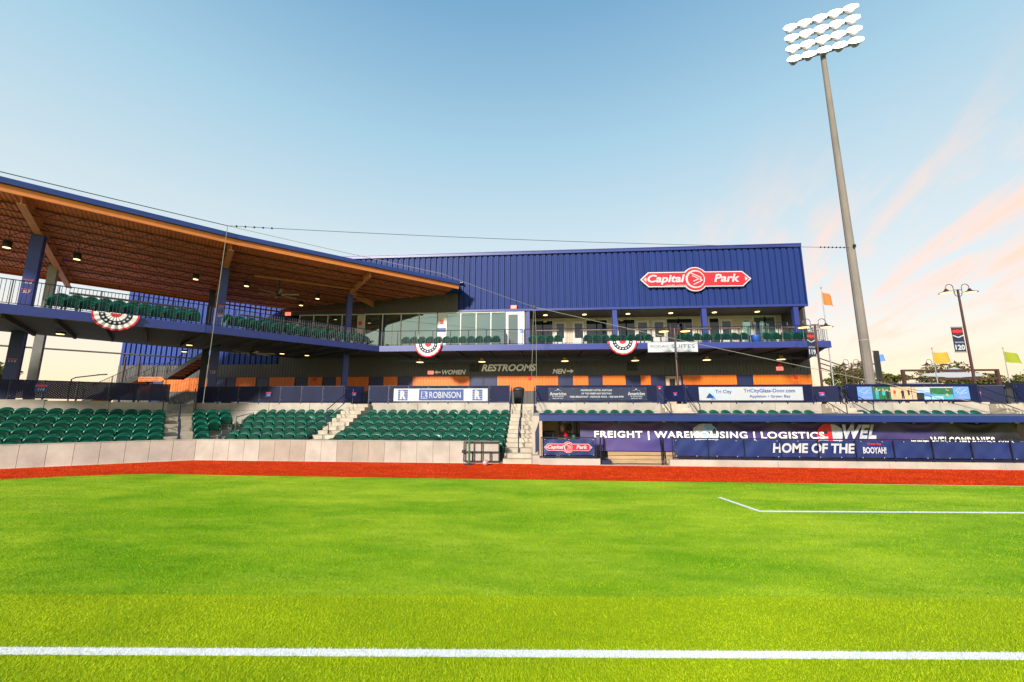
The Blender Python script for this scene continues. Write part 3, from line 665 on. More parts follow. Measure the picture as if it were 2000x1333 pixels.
# writing on the wall
for s_, x0, x1, z0, z1, in (('RESTROOMS', -4.5, -.33, 4.83, 5.37), ('WOMEN', -7.52, -5.68, 4.60, 4.96), ('MEN', .85, 1.86, 4.62, 4.98)):
    text(s_, bld, 'lettering', fr((x0 + x1) / 2, FY - .03, (z0 + z1) / 2), x1 - x0, z1 - z0, .28, .035, .03)
def arrow(x, z, s_, d):
    p = [(-.28, .055), (-.28, -.055), (.02, -.055), (.02, -.16), (.26, 0), (.02, .16), (.02, .055)]
    p = [(x + d * a * s_, z + c_ * s_) for a, c_ in p]
    if d < 0: p = p[::-1]
    b = B(); b.plate(p, FY - .06, FY - .03); b.build('arrow', 'lettering', bld)
arrow(2.18, 4.81, 1.0, 1); arrow(-7.88, 4.78, .95, -1)
def exit_sign(x, z, label, strobe=True, y=FY):
    e = thing('exit_sign', label, 'sign', (x, y - .06, z)); b = B(); b.bbox(x - .22, x + .22, y - .12, y - .03, z - .13, z + .13, .015); b.build('box', 'exit_red', e)
    text('EXIT', e, 'print_white', fr(x, y - .122, z), .32, .15)
    if strobe: b = B(); b.bbox(x - .14, x + .14, y - .13, y - .03, z + .17, z + .36, .02); b.build('strobe', 'print_red', e)
exit_sign(17.06, 4.90, 'red exit sign under the strobe at the right of the grey wall')
exit_sign(-8.40, 4.76, 'small red exit sign left of the WOMEN arrow', False)
exit_sign(-2.05, 9.78, 'red exit sign above the white club door', False)
exit_sign(-20.25, 9.55, 'red exit sign in the dark corner under the stand roof')
for x, lab in ((-.86, 'red fire alarm on the orange panel left of MEN'), (18.1, 'red fire alarm at the right end of the orange wall'), (-17.65, 'red fire alarm on the orange panel left of the inner column')):
    b = B(); b.bbox(x - .1, x + .1, FY - .12, FY - .04, 4.18, 4.42, .02); b.build('fire_alarm', 'print_red', None, label=lab, cat='alarm')
# big sign with the red lozenge emblem
def lozenge(s, x=0, z=0):
    p = [(-4.04, 0), (-3.42, -.585)]
    p += [(.94 * math.cos(a), .94 * math.sin(a)) for a in [R(218.5) + R(103) * i / 14 for i in range(15)]]
    p += [(3.42, -.585), (4.04, 0), (3.42, .585)]
    p += [(.94 * math.cos(a), .94 * math.sin(a)) for a in [R(38.5) + R(103) * i / 14 for i in range(15)]]
    p += [(-3.42, .585)]
    return p
def emblem(parent, M, s, dep):
    o = lozenge(1); b = B(M); b.plate([(a * s, c_ * s) for a, c_ in o], 0, dep); brd = b.build('sign_border', 'print_white', parent)
    inn = []
    for a, c_ in o:
        if abs(a) > 3.9: inn.append((a - math.copysign(.14, a), c_))
        elif abs(a) > 1.2: inn.append((a - math.copysign(.04, a), c_ * (1 - .13)))
        else: inn.append((a * .93, c_ * .92 if abs(c_) > .7 else c_ * .88))
    e = dep * .05 + .006
    b = B(M); b.plate([(a * s, c_ * s) for a, c_ in inn], -e, 0); b.build('sign_face', 'sign_red', parent)
    def ring(r0, r1, cx0, cx1, n=36):
        vs = []; 
        for i in range(n): t_ = 2 * math.pi * i / n; vs += [((r0 * math.cos(t_) + cx0) * s, -e * 1.8, r0 * math.sin(t_) * s), ((r1 * math.cos(t_) + cx1) * s, -e * 1.8, r1 * math.sin(t_) * s)]
        b = B(M); b.add(vs, [(2 * i, (2 * i + 2) % (2 * n), (2 * i + 3) % (2 * n), 2 * i + 1)[::-1] for i in range(n)]); b.build('emblem_ring', 'print_white', parent)
    ring(.59, .70, .045, 0)
    b = B(M)
    for q in ([(-.30, .48), (.46, .10)], [(-.22, .28), (.36, -.02)], [(.46, .10), (-.16, -.17)], [(.36, -.02), (.54, -.08)], [(.54, -.08), (-.14, -.42)]):
        (a0, c0), (a1, c1) = q; b.bar((a0 * s, -e * 1.9, c0 * s), (a1 * s, -e * 1.9, c1 * s), .004, .065 * s)
    b.build('emblem_chevron', 'print_white', parent)
    for d in (-1, 1):
        p = [(d * 3.78 * s, 0), (d * 3.58 * s, -.17 * s), (d * 3.58 * s, .17 * s)]; b = B(M); b.plate(p if d < 0 else p[::-1], -e * 2, -e * .9); b.build('arrow_mark', 'print_white', parent)
    text('Capital', parent, 'print_white', M @ fr(-2.12 * s, 0, -.02 * s), 2.75 * s, .78 * s, .22, .03, e * 2)
    text('Park', parent, 'print_white', M @ fr(2.28 * s, 0, .06 * s), 1.85 * s, .62 * s, .22, .03, e * 2)
    text('credit union', parent, 'print_white', M @ fr(-1.45 * s, 0, -.46 * s), 1.55 * s, .13 * s, 0, .01, e * 2.1)
sg = thing('wall_sign', 'red lozenge-shaped sign with white lettering on the blue cladding', 'sign', (11.58, 29.3, 11.62))
emblem(sg, fr(11.58, 29.22, 11.62, 0) @ Matrix.Rotation(R(.6), 4, 'Y') @ Matrix.Identity(4), 1.0, .2)

# ================================================================== balcony and upper deck
D0, D1, D2 = Vector((-25.6, 9.2, 0)), Vector((-16.9, 18.3, 0)), Vector((-11.1, 26.05, 0)); D3 = Vector((18.2, 26.0, 0))
dk = thing('upper_deck', 'blue-edged upper deck and balcony running along the stand', 'balcony', (-11.1, 26.05, CZ))
poly = [(D0.x, D0.y), (D1.x, D1.y), (D2.x, D2.y), (D3.x, D3.y), (18.2, 29.47), (-19.6, 29.47), (-24.9, 21.0), (-27.2, 17.0), (-30.8, 10.3)]
b = B(); b.prism([(p[0], p[1]) for p in poly], 5.99, 6.30); b.build('slab', 'dark_soffit', dk)
b = B(); b.prism([(p[0], p[1]) for p in poly], 6.302, 6.315); b.build('deck_floor', 'concrete_grey', dk)
for p, q in ((D0, D1), (D1, D2), (D2, D3), (D3, Vector((18.2, 29.4, 0)))):
    u = (q - p).normalized(); nn = Vector((u.y, -u.x, 0)) * .07
    b = B(); b.bar((p + nn + Vector((0, 0, 6.135))), (q + nn + Vector((0, 0, 6.135))), .14, .40); b.build('edge_beam', 'blue_steel', dk)
    b = B(); b.bar((p + nn * 2.2 + Vector((0, 0, 5.95))), (q + nn * 2.2 + Vector((0, 0, 5.95))), .05, .03); b.build('drip_edge', 'blue_steel', dk)
b = B(); b.box(-10.6, 18.0, 27.9, 28.05, 5.42, 5.56); b.build('lighting_beam', 'blue_dark', dk)
for i in range(14):
    x = -10 + 2.15 * i; b = B(); b.bar((x, 26.2, 5.97), (x, 29.4, 5.97), .12, .22); b.build('joist', 'dark_soffit', dk)
    b = B(); b.bar((x, 27.97, 5.56), (x, 27.97, 6.0), .04); b.build('hanger', 'blue_dark', dk)
b = B(); b.add([(18.0, 26.15, 5.95), (18.15, 26.15, 5.95), (18.15, 29.45, 4.95), (18.0, 29.45, 4.95), (18.0, 26.15, 5.99), (18.15, 26.15, 5.99), (18.15, 29.45, 5.99), (18.0, 29.45, 5.99)], [(0, 1, 2, 3), (4, 7, 6, 5), (0, 4, 5, 1), (1, 5, 6, 2), (2, 6, 7, 3), (3, 7, 4, 0)]); b.build('end_bracket', 'dark_soffit', dk)
for i in range(8):      # ribs of the wing soffit
    p = D1 + (D2 - D1) * (i / 8); n2 = Vector((-.80, .599, 0)); b = B(); b.bar(p + n2 * .3 + Vector((0, 0, 5.9)), p + n2 * 6 + Vector((0, 0, 5.9)), .1, .2); b.build('joist', 'dark_soffit', dk)
    p = D1 - (D1 - D0).normalized() * (.8 + 1.4 * i); n2 = Vector((-.723, .691, 0)); b = B(); b.bar(p + n2 * .3 + Vector((0, 0, 5.9)), p + n2 * 6 + Vector((0, 0, 5.9)), .1, .2); b.build('joist', 'dark_soffit', dk)
# railings
def railing(label, pts, h=1.07, spacing=1.25, bal=.115, mat='navy_rail', mid=(), group=None, rr=.021, name='railing', bot=.1):
    pts = [Vector(p) for p in pts]; r = thing(name, label, 'railing', tuple(pts[0]), 0, group)
    b = B(); b.tube([p + Vector((0, 0, h)) for p in pts], rr, 6); b.build('top_rail', mat, r)
    for hh in mid: b = B(); b.tube([p + Vector((0, 0, hh)) for p in pts], rr * .7, 5); b.build('mid_rail', mat, r)
    if bal: b = B(); b.tube([p + Vector((0, 0, bot)) for p in pts], rr * .7, 5); b.build('bottom_rail', mat, r)
    bb = B()
    for p, q in zip(pts, pts[1:]):
        L_ = (q - p).length; n = max(1, round(L_ / spacing))
        for i in range(n + 1):
            if i == 0 and p is not pts[0]: continue
            c_ = p + (q - p) * (i / n); b = B(); b.tube([c_, c_ + Vector((0, 0, h))], rr, 6); b.build('post', mat, r)
        if bal:
            m = int(L_ / bal)
            for i in range(1, m): c_ = p + (q - p) * (i / m); bb.bar(c_ + Vector((0, 0, bot)), c_ + Vector((0, 0, h)), .013)
    if bb.v: bb.build('balusters', mat, r, kind='stuff')
    return r
IN = .12
z = 6.32
def dpt(p, nx, ny, s=IN): return (p.x + nx * s, p.y + ny * s, z)
railing('dark railing along the left upper deck edge above the draped bunting', [dpt(D0, -.723, .691), dpt(D1, -.75, .66)])
railing('dark railing along the upper deck between the two inner columns', [dpt(D1, -.75, .66), dpt(D2, -.6, .8)])
railing('dark railing along the balcony below the mirrored club windows', [dpt(D2, -.1, 1), (-1.2, 26.13, z)])
railing('dark railing along the balcony in front of the suites', [(-1.1, 26.13, z), (18.1, 26.12, z), (18.1, 29.3, z)])
railing('short railing beside the white club door', [(-2.5, 26.7, z), (-2.5, 29.2, z)], 1.15)
railing('sloped stair rail on the balcony near the far right seats', [(13.6, 26.5, z - .1), (15.0, 27.6, z + .45), (16.8, 27.6, z + .45)], 1.15)
railing('sloped stair rail on the balcony above the white suites sign', [(8.0, 26.5, z - .3), (8.8, 27.0, z + .35), (9.4, 27.0, z + .35)], 1.1)
# drink rails
def drink(label, p, q, h=1.12):
    p = Vector(p); q = Vector(q); t_ = thing('drink_rail', label, 'table', tuple(p)); b = B(); b.bar(p + Vector((0, 0, h)), q + Vector((0, 0, h)), .30, .05); b.build('table_top', 'wood_table', t_)
    for f in (.06, .5, .94): c_ = p + (q - p) * f; b = B(); b.tube([c_, c_ + Vector((0, 0, h))], .03, 6); b.build('leg', 'black_metal', t_)
for i, (a, c_) in enumerate(((-.3, 1.3), (2.9, 5.3), (6.2, 8.0), (10.2, 12.0), (12.6, 14.0), (15.6, 17.6))):
    drink(f'dark narrow drink rail on the suite balcony, {ORD[i]} from the left', (a, 28.3, z + .3), (c_, 28.3, z + .3), 1.05)
ud1 = Vector((.691, .723, 0)); un1 = Vector((-.723, .691, 0)); ud2 = Vector((.599, .80, 0)); un2 = Vector((-.80, .599, 0)); zz3 = Vector((0, 0, z))
drink('long drink rail behind the left upper seats under the roof', D1 - ud1 * 5.1 + un1 * 3.0 + zz3, D1 - ud1 * .3 + un1 * 3.0 + zz3, 1.35)
drink('long drink rail behind the upper seats beside the inner column', D1 + ud2 * 2.2 + un2 * 3.1 + zz3, D1 + ud2 * 8.4 + un2 * 3.1 + zz3, 1.4)
# upper seats
GU = 'green seats of the upper deck'
aw1 = math.atan2(.723, .691); aw2 = math.atan2(.80, .599)
for r_ in range(2):
    for j in range(11):
        p = D1 - ud1 * (.45 + .475 * (10 - j)) + un1 * (1.05 + .85 * r_); seat(p.x, p.y, z + .28 * r_, aw1, f'green seat on the left upper deck above the bunting, {("front", "rear")[r_]} row, {ORD[j]} from left', GU)
    for j in range(15):
        p = D1 + ud2 * (1.35 + .56 * j) + un2 * (1.05 + .85 * r_); seat(p.x, p.y, z + .28 * r_, aw2, f'green seat on the deck between the inner columns, {("front", "rear")[r_]} row, {ORD[j]} from left', GU)
for x0, n, wh in ((-9.9, 12, 'below the club windows'), (-.85, 4, 'right of the club door'), (2.95, 4, 'left of the right bunting'), (5.25, 4, 'above the right bunting'), (9.1, 4, 'above the white suites sign'), (11.55, 4, 'right of the white suites sign'), (14.75, 5, 'at the balcony right end')):
    for j in range(n):
        seat(x0 + .59 * (j + .5), 27.0, z, 0, f'green balcony seat {wh}, {ORD[j]} from the left', GU, j == n - 1)
b = B(); b.lathe([(.2, 0), (.26, .5), (.27, .62), (.25, .64)], 14, (14.35, 27.1, z)); b.build('trash_can', 'plastic_blue', None, True, label='small blue bin on the balcony near the right seats', cat='bin')

# ================================================================== stand roof
NB = Vector((-.70, .714, 0)); E0, E1, E2 = Vector((-25.6, 8.55, 0)), Vector((-16.25, 18.9, 0)), Vector((-6.08, 27.85, 0))
ZE, SL, VM = 11.10, .106, 10.9
def zr(v): return ZE - SL * v
rf = thing('stand_roof', 'sloping orange-bottomed roof over the left stand with blue edge', 'roof', (-16.25, 18.9, 6.3))
def vmax(e): return min(VM, (29.42 - e.y) / NB.y)
for (p, q) in ((E0, E1), (E1, E2)):
    u = (q - p); Ln = u.length; u.normalize(); n = int(Ln / .9); wd = Ln / n
    for i in range(n):
        vs = []; fs = []; nr = 6
        for k in range(nr):
            for f_, dz in ((0, 0), (.30, 0), (.42, .045), (.88, .045)):
                e = p + u * (wd * (i + (k + f_) / nr)); vm = vmax(e)
                for v in (.08, vm): c_ = e + NB * v; vs.append((c_.x, c_.y, zr(v) + dz))
        e = p + u * (wd * (i + 1)); vm = vmax(e)
        for v in (.08, vm): c_ = e + NB * v; vs.append((c_.x, c_.y, zr(v)))
        m = len(vs) // 2; fs = [(2 * a, 2 * a + 1, 2 * a + 3, 2 * a + 2) for a in range(m - 1)]
        B().add(vs, fs).build('deck_panel', 'roof_deck', rf)
    # blue cap and orange edge beam
    out = Vector((u.y, -u.x, 0))
    b = B(); a0, a1 = p + out * .10, q + out * .10; vs = []
    b.bar(a0 + Vector((0, 0, ZE + .14)), a1 + Vector((0, 0, ZE + .14)), .30, .24); b.build('edge_cap', 'blue_cap', rf)
    b = B(); b.bar(p + out * .06 + Vector((0, 0, ZE - .14)), q + out * .06 + Vector((0, 0, ZE - .14)), .10, .30); b.build('edge_beam', 'orange_beam', rf)
    # open-web joists parallel to the edge
    for v in (1.5, 3.0, 4.5, 6.0, 7.5, 9.0):
        b = B(); s0 = p + NB * v; s1 = q + NB * v
        Lq = Ln
        if s1.y > 29.3: f = (29.3 - s0.y) / (s1.y - s0.y); s1 = s0 + (s1 - s0) * max(.05, f); Lq = Ln * max(.05, f)
        zt = zr(v)
        b.bar(s0 + Vector((0, 0, zt - .03)), s1 + Vector((0, 0, zt - .03)), .09, .05); b.bar(s0 + Vector((0, 0, zt - .36)), s1 + Vector((0, 0, zt - .36)), .08, .05)
        m = int(Lq / .38)
        for k in range(m):
            c0 = s0 + (s1 - s0) * (k / m); c1 = s0 + (s1 - s0) * ((k + 1) / m); a, d = (zt - .05, zt - .35) if k % 2 else (zt - .35, zt - .05)
            b.bar(c0 + Vector((0, 0, a)), c1 + Vector((0, 0, d)), .028)
        b.build('joist', 'roof_joist', rf)
tp = [E0, E1, E2, Vector((-6.08, 29.44, 0)), Vector((-20.3, 29.44, 0)), E1 + NB * VM, E0 + NB * VM]
def vof(c_): # distance behind the edge along NB
    for p, q in ((E0, E1), (E1, E2)):
        u = (q - p); det = u.x * NB.y - u.y * NB.x; d = c_ - p; s_ = (d.x * NB.y - d.y * NB.x) / det; v = (u.x * d.y - u.y * d.x) / det
        if s_ <= 1.0001: return v
    return v
b = B(); b.prism([(c_.x, c_.y) for c_ in tp], [zr(vof(c_)) + .06 for c_ in tp], [zr(vof(c_)) + .25 for c_ in tp]); b.build('roof_sheet', 'blue_cap', rf)
# rafters over the columns
C1, C2, C3 = Vector((-23.5, 15.8, 0)), Vector((-18.5, 20.9, 0)), Vector((-13.7, 26.55, 0)); C1B, C2B = Vector((-26.84, 18.91, 0)), Vector((-22.3, 24.4, 0))
def ibeam(b, p, q, w_, h): b.bar(p + Vector((0, 0, h / 2 - .02)), q + Vector((0, 0, h / 2 - .02)), w_, .035); b.bar(p - Vector((0, 0, h / 2 - .02)), q - Vector((0, 0, h / 2 - .02)), w_, .035); b.bar(p, q, .03, h)
for c_ in (C1, C2):
    v = vof(c_); e = c_ - NB * (v - .15); f = c_ + NB * (VM - v - .1)
    b = B(); ibeam(b, e + Vector((0, 0, zr(.15) - .32)), f + Vector((0, 0, zr(VM) - .32)), .26, .48); b.build('rafter', 'roof_beam', rf)
b = B(); v = vof(C3); e = C3 - NB * (v - .2); ibeam(b, e + Vector((0, 0, zr(.2) - .3)), C3 + Vector((0, 0, zr(v) - .3)), .2, .4); ibeam(b, C3 + Vector((0, 0, zr(v) - .3)), Vector((-13.2, 29.4, zr(v) - .5)), .2, .4); b.build('rafter', 'roof_beam', rf)
b = B(); b.bar(C3 + Vector((0, 0, 10.6)), Vector((-9.6, 26.2, 11.1)), .08, .12); b.build('brace', 'roof_beam', rf)
b = B(); b.bar(C3 + Vector((0, 0, 10.6)), Vector((-18.0, 22.6, 10.4)), .08, .12); b.build('brace', 'roof_beam', rf)
b = B(); b.tube([(-35.5, 13.2, 9.75), (-23.9 - .3, 26.2, 9.75), (-20.9, 29.3, 9.72)], .06, 6); b.tube([(-20.9, 29.3, 9.72), (-13.9, 29.35, 9.75)], .05, 6); b.build('sprinkler_pipe', 'red_pipe', rf)
for i in range(5):
    f = .25 + .16 * i; c_ = Vector((-35.5, 13.2, 0)).lerp(Vector((-24.2, 26.2, 0)), f); b = B(); b.bar(c_ + Vector((0, 0, 9.75)), c_ + Vector((0, 0, 10.5)), .025); b.build('pipe_hanger', 'red_pipe', rf)
b = B(); b.bar(E0 + NB * VM + Vector((0, 0, zr(VM) - .05)), E1 + NB * VM + Vector((0, 0, zr(VM) - .05)), .12, .3); b.build('rear_beam', 'roof_beam', rf)
b = B(); b.bar((-6.5, 29.3, 11.75), (-6.0, 29.3, 11.75), .3, .06); b.build('flashing', 'blue_cap', rf)
# columns
def column(c_, a, label, z0=CZ, z1=None, mat='blue_steel', w_=.40, plates=()):
    v = vof(c_); z1 = z1 or zr(v) - .57; o = thing('steel_column', label, 'column', (c_.x, c_.y, z0), a); M = fr(c_.x, c_.y, 0, a)
    b = B(M); b.box(-w_ / 2, w_ / 2, -w_ / 2, -w_ / 2 + .04, z0 + .02, z1); b.box(-w_ / 2, w_ / 2, w_ / 2 - .04, w_ / 2, z0 + .02, z1); b.box(-.03, .03, -w_ / 2 + .04, w_ / 2 - .04, z0 + .02, z1); b.box(-w_ / 2 + .02, -w_ / 2 + .05, -w_ / 2 + .04, w_ / 2 - .04, z0 + .02, z1); b.box(w_ / 2 - .05, w_ / 2 - .02, -w_ / 2 + .04, w_ / 2 - .04, z0 + .02, z1); b.build('shaft', mat, o)
    b = B(M); b.box(-w_ * .7, w_ * .7, -w_ * .7, w_ * .7, z0, z0 + .025); b.build('base_plate', mat, o)
    b = B(M); b.box(-w_ * .6, w_ * .6, -w_ * .6, w_ * .6, z1, z1 + .03); b.build('cap_plate', mat, o)
    for zp, s_ in plates:
        b = B(M); b.box(-.16, .16, -w_ / 2 - .012, -w_ / 2 - .002, zp + .09, zp + .13); b.build('plate_stripe', 'print_red', o)
        text(s_, o, 'print_white', M @ fr(0, -w_ / 2 - .006, zp), .26, .13, .2, .03, .004)
    return o
fa = R(40)
column(C1, fa, 'blue steel column on the upper deck at the far left', z0=6.32, plates=((7.9, '208'), (7.45, '207')))
column(C1 * 1.118, fa, 'blue steel column under the deck at the far left, behind the fence', z1=5.95, plates=((4.5, '114'),), w_=.44)
column(C2, fa, 'blue steel column on the upper deck beside the hanging net rope', z0=6.32, plates=((7.9, '209'), (7.4, '209')))
column(C2 * 1.09, fa, 'blue steel column under the deck beside the hanging net rope', z1=5.95, plates=((4.3, '115'),), w_=.43)
column(C3, fa, 'blue steel column in front of the dark club windows', plates=((7.4, '210'), (3.5, '116')), w_=.36)
column(C1B, fa, 'grey rear column behind the far left blue column', z1=10.0, mat='grey_steel', w_=.34)
column(C2B, fa, 'dark rear column beside the orange staircase', z1=10.0, mat='blue_dark', w_=.34)
# ================================================================== concourse fences
def fence(label, M, x0, x1, z0=2.52, z1=3.42, mat='navy_fence', tilt=0, pan=1.25):
    f = thing('perforated_fence', label, 'fence', tuple(M @ Vector((x0, 0, CZ)))); n = max(1, round((x1 - x0) / pan)); st = (x1 - x0) / n
    tz = lambda x: -tilt * x
    for i in range(n):
        a, b_ = x0 + st * i + .03, x0 + st * (i + 1) - .03; q = B(M)
        q.add([(a, 0, z0 + tz(a)), (b_, 0, z0 + tz(b_)), (b_, 0, z1 + tz(b_)), (a, 0, z1 + tz(a)), (a, .012, z0 + tz(a)), (b_, .012, z0 + tz(b_)), (b_, .012, z1 + tz(b_)), (a, .012, z1 + tz(a))], [(0, 1, 2, 3), (7, 6, 5, 4), (0, 4, 5, 1), (1, 5, 6, 2), (2, 6, 7, 3), (3, 7, 4, 0)])
        q.build('fence_panel', mat, f)
        for zb in (z0 + .12, z1 - .12):
            q = B(M); q.lathe([(.012, 0), (.016, .008)], 6, (0, 0, 0)); q.v = [tuple(M @ Vector((a + .06 + v[0], v[2] * -1 - .002, zb + tz(a) + v[1]))) for v in B().lathe([(.016, 0), (.012, .012)], 6).v]; q.build('bolt', 'grey_steel', f)
    for i in range(n + 1):
        x = x0 + st * i; q = B(M); q.box(x - .03, x + .03, .015, .075, CZ + tz(x), z1 + .03 + tz(x)); q.build('post', 'blue_dark', f)
    for zz_ in (z1, z0 + .02):
        q = B(M); q.bar((x0, .05, zz_ + tz(x0)), (x1, .05, zz_ + tz(x1)), .05, .045); q.build('rail', 'blue_dark', f)
    return f
FB = 22.34
Mw = fr(rl.x, rl.y, 0, A1)
F1 = fence('perforated navy fence with a 114 plate above the leftmost seats', Mw, -20, -.05, 2.56, 3.45, 'perforated', TL * .8)
F2 = fence('navy metal fence above the angled second block of seats', fr(0, FB, 0), -20.6, -11.5)
F2b = fence('short angled navy fence panel beside the narrow steps', fr(-11.48, FB, 0, R(35)), 0, 1.1, pan=1.1)
F3 = fence('navy fence behind the white and blue name banner', fr(0, FB, 0), -10.0, -1.8)
F4 = fence('navy fence behind the hotel partner banner', fr(0, FB, 0), -.29, 6.38)
F5 = fence('navy fence behind the white glass and door banner', fr(0, FB, 0), 7.9, 14.5)
F5b = fence('short angled navy fence panel left of the glass and door banner', fr(7.05, FB + 1.1, 0, R(-52)), 0, 1.3, pan=1.3)
F6 = fence('navy fence behind the row of photo banners', fr(0, FB, 0), 16.2, 22.7)
F6b = fence('set-back navy fence piece right of the 119 lamp post', fr(14.9, FB + 1.5, 0, R(-42)), 0, 1.75, 2.5, 3.36, pan=1.75)
F7b = fence('angled navy fence piece with a 120 plate near the right edge', fr(22.95, FB + 1.6, 0, R(-38)), 0, 1.9, 2.5, 3.36, pan=1.9)
F7 = fence('navy fence leaving the picture at the right edge', fr(0, FB, 0), 24.45, 30)
def plate(parent, M, num, s=1.0):
    b = B(M); b.box(-.30 * s, .30 * s, -.03, -.012, -.30 * s, .24 * s); p = b.build('number_plate', 'print_blue', parent)
    o = lozenge(1); q = B(M); q.plate([(a * .075 * s, .12 * s + c_ * .085 * s) for a, c_ in o], -.036, -.03); q.build('plate_emblem', 'print_red', p)
    text(num, p, 'print_white', M @ fr(0, -.033, -.10 * s), .30 * s, .18 * s, .2, .03, .004)
plate(F1, Mw @ fr(-5.1, 0, 3.10 + TL * 4), '114', .8)
plate(F2, fr(-16.1, FB, 2.98), '115', .55); plate(F2b, fr(-11.48, FB, 2.98, R(35)) @ fr(.55, 0, 0), '116', .4)
plate(F6b, fr(14.9, FB + 1.5, 2.95, R(-42)) @ fr(.9, 0, 0), '119', .45); plate(F7b, fr(22.95, FB + 1.6, 2.95, R(-38)) @ fr(.9, 0, 0), '120', .5); plate(F5b, fr(7.05, FB + 1.1, 2.95, R(-52)) @ fr(.75, 0, 0), '118', .4)
# ------------------------------------------------------------------ banners on the fences
BY = FB - .035
def banner(label, x0, x1, z0, z1, mat, y=BY, cat='banner', ripple=.008, rz=0):
    bn = thing('banner', label, cat, ((x0 + x1) / 2, y, z0)); nx, nz = max(2, int((x1 - x0) / .25)), 4; vs = []; fs = []
    for s_ in (0, 1):
        for j in range(nz + 1):
            for i in range(nx + 1):
                x = x0 + (x1 - x0) * i / nx; zq = z0 + (z1 - z0) * j / nz
                vs.append((x, y - .012 + s_ * .006 + ripple * math.sin(x * 4.1 + zq * 3) * (1 if 0 < j < nz else .4), zq))
    o = (nx + 1) * (nz + 1)
    for j in range(nz):
        for i in range(nx): a = j * (nx + 1) + i; fs += [(a, a + 1, a + nx + 2, a + nx + 1), (o + a, o + a + nx + 1, o + a + nx + 2, o + a + 1)]
    B().add(vs, fs).build('sheet', mat, bn, True)
    for i in range(int((x1 - x0) / 1.3) + 1):
        xx = x0 + .06 + (x1 - x0 - .12) * i / max(1, int((x1 - x0) / 1.3))
        for zz_ in (z0 + .04, z1 - .04): B().box(xx - .012, xx + .012, y - .024, y - .014, zz_ - .012, zz_ + .012).build('grommet', 'grey_steel', bn)
    return bn
def T(bn, s_, x, z_, w_, h, mat='print_white', y=BY, shear=0, bold=.02): return text(s_, bn, mat, fr(x, y - .024, z_), w_, h, shear, bold, .002)
bn = banner('white banner with blue name panel between two blue initials', -8.49, -3.03, 2.55, 3.27, 'print_white')
def rlogo(bn, x, s_):
    zc_ = 2.91
    for i in range(6): B().box(x - .28 * s_, x + .28 * s_, BY - .027, BY - .020, zc_ - .30 * s_ + .104 * s_ * i, zc_ - .30 * s_ + .104 * s_ * i + .075 * s_).build('logo_stripe', 'print_blue' if s_ > .6 else 'print_white', bn)
    text('R', bn, 'print_white' if s_ > .6 else 'print_blue', fr(x + .02, BY - .030, zc_), .34 * s_, .50 * s_, 0, .06, .002)
rlogo(bn, -7.95, 1); rlogo(bn, -3.62, 1)
B().bbox(-7.0, -4.42, BY - .028, BY - .018, 2.60, 3.22, .004).build('name_panel', 'print_blue', bn)
rlogo2 = [(B().box(-6.88, -6.50, BY - .034, BY - .029, 2.70 + .085 * i, 2.755 + .085 * i).build('logo_stripe', 'print_white', bn)) for i in range(5)]
text('R', bn, 'print_blue', fr(-6.68, BY - .036, 2.9), .26, .36, 0, .05, .002)
text('ROBINSON', bn, 'print_white', fr(-5.48, BY - .032, 2.91), 1.82, .36, 0, .012, .002)
bn = banner('navy hotel partner banner with white italic lettering', .4, 5.80, 2.58, 3.30, 'print_navy')
for x in (.93, 5.22):
    T(bn, 'AmericInn', x, 2.96, .92, .19); T(bn, 'BY WYNDHAM', x, 2.80, .62, .05); T(bn, 'GREEN BAY WEST', x, 2.70, .60, .055)
    for i, (dx, dz) in enumerate(((-.16, 3.13), (-.07, 3.15), (.0, 3.2), (.08, 3.15), (.17, 3.13))):
        r_ = .06 if i == 2 else .028; p = [(x + dx + r_ * (1 if k % 2 == 0 else .42) * math.sin(k * math.pi / 5), dz + r_ * (1 if k % 2 == 0 else .42) * math.cos(k * math.pi / 5)) for k in range(10)][::-1]
        B().plate(p, BY - .03, BY - .024).build('star', 'print_white', bn)
T(bn, 'PREFERRED HOTEL PARTNER', 3.05, 3.15, 1.72, .10, shear=.25); T(bn, 'OF THE GREEN BAY BOOYAH', 3.05, 2.97, 1.66, .10, shear=.25); T(bn, 'FREE BREAKFAST - INDOOR POOL - 920-434-9790', 3.05, 2.79, 2.95, .10, shear=.25)
bn = banner('white glass and door company banner with blue mountain triangles', 8.58, 13.97, 2.59, 3.31, 'print_white')
for p, m in (([(8.93, 2.72), (9.35, 2.72), (9.14, 3.02)], 'print_blue'), ([(9.18, 2.64), (9.46, 2.64), (9.30, 2.90)], 'print_sky'), ([(9.08, 3.02), (9.30, 2.84), (9.38, 2.98), (9.22, 3.22)], 'print_lightblue')): B().plate(p, BY - .03 - random.random() * .004, BY - .02).build('triangle_mark', m, bn)
T(bn, 'Tri City', 9.86, 3.03, .86, .25, 'print_blue', bold=.012); T(bn, 'Glass & Door', 9.86, 2.80, .84, .13, 'print_lightblue', bold=.004)
T(bn, 'TriCityGlass-Door.com', 12.25, 3.08, 2.65, .26, 'print_blue', bold=.012); T(bn, 'Appleton \u2022 Green Bay', 12.25, 2.79, 2.12, .19, 'print_blue', bold=.012)
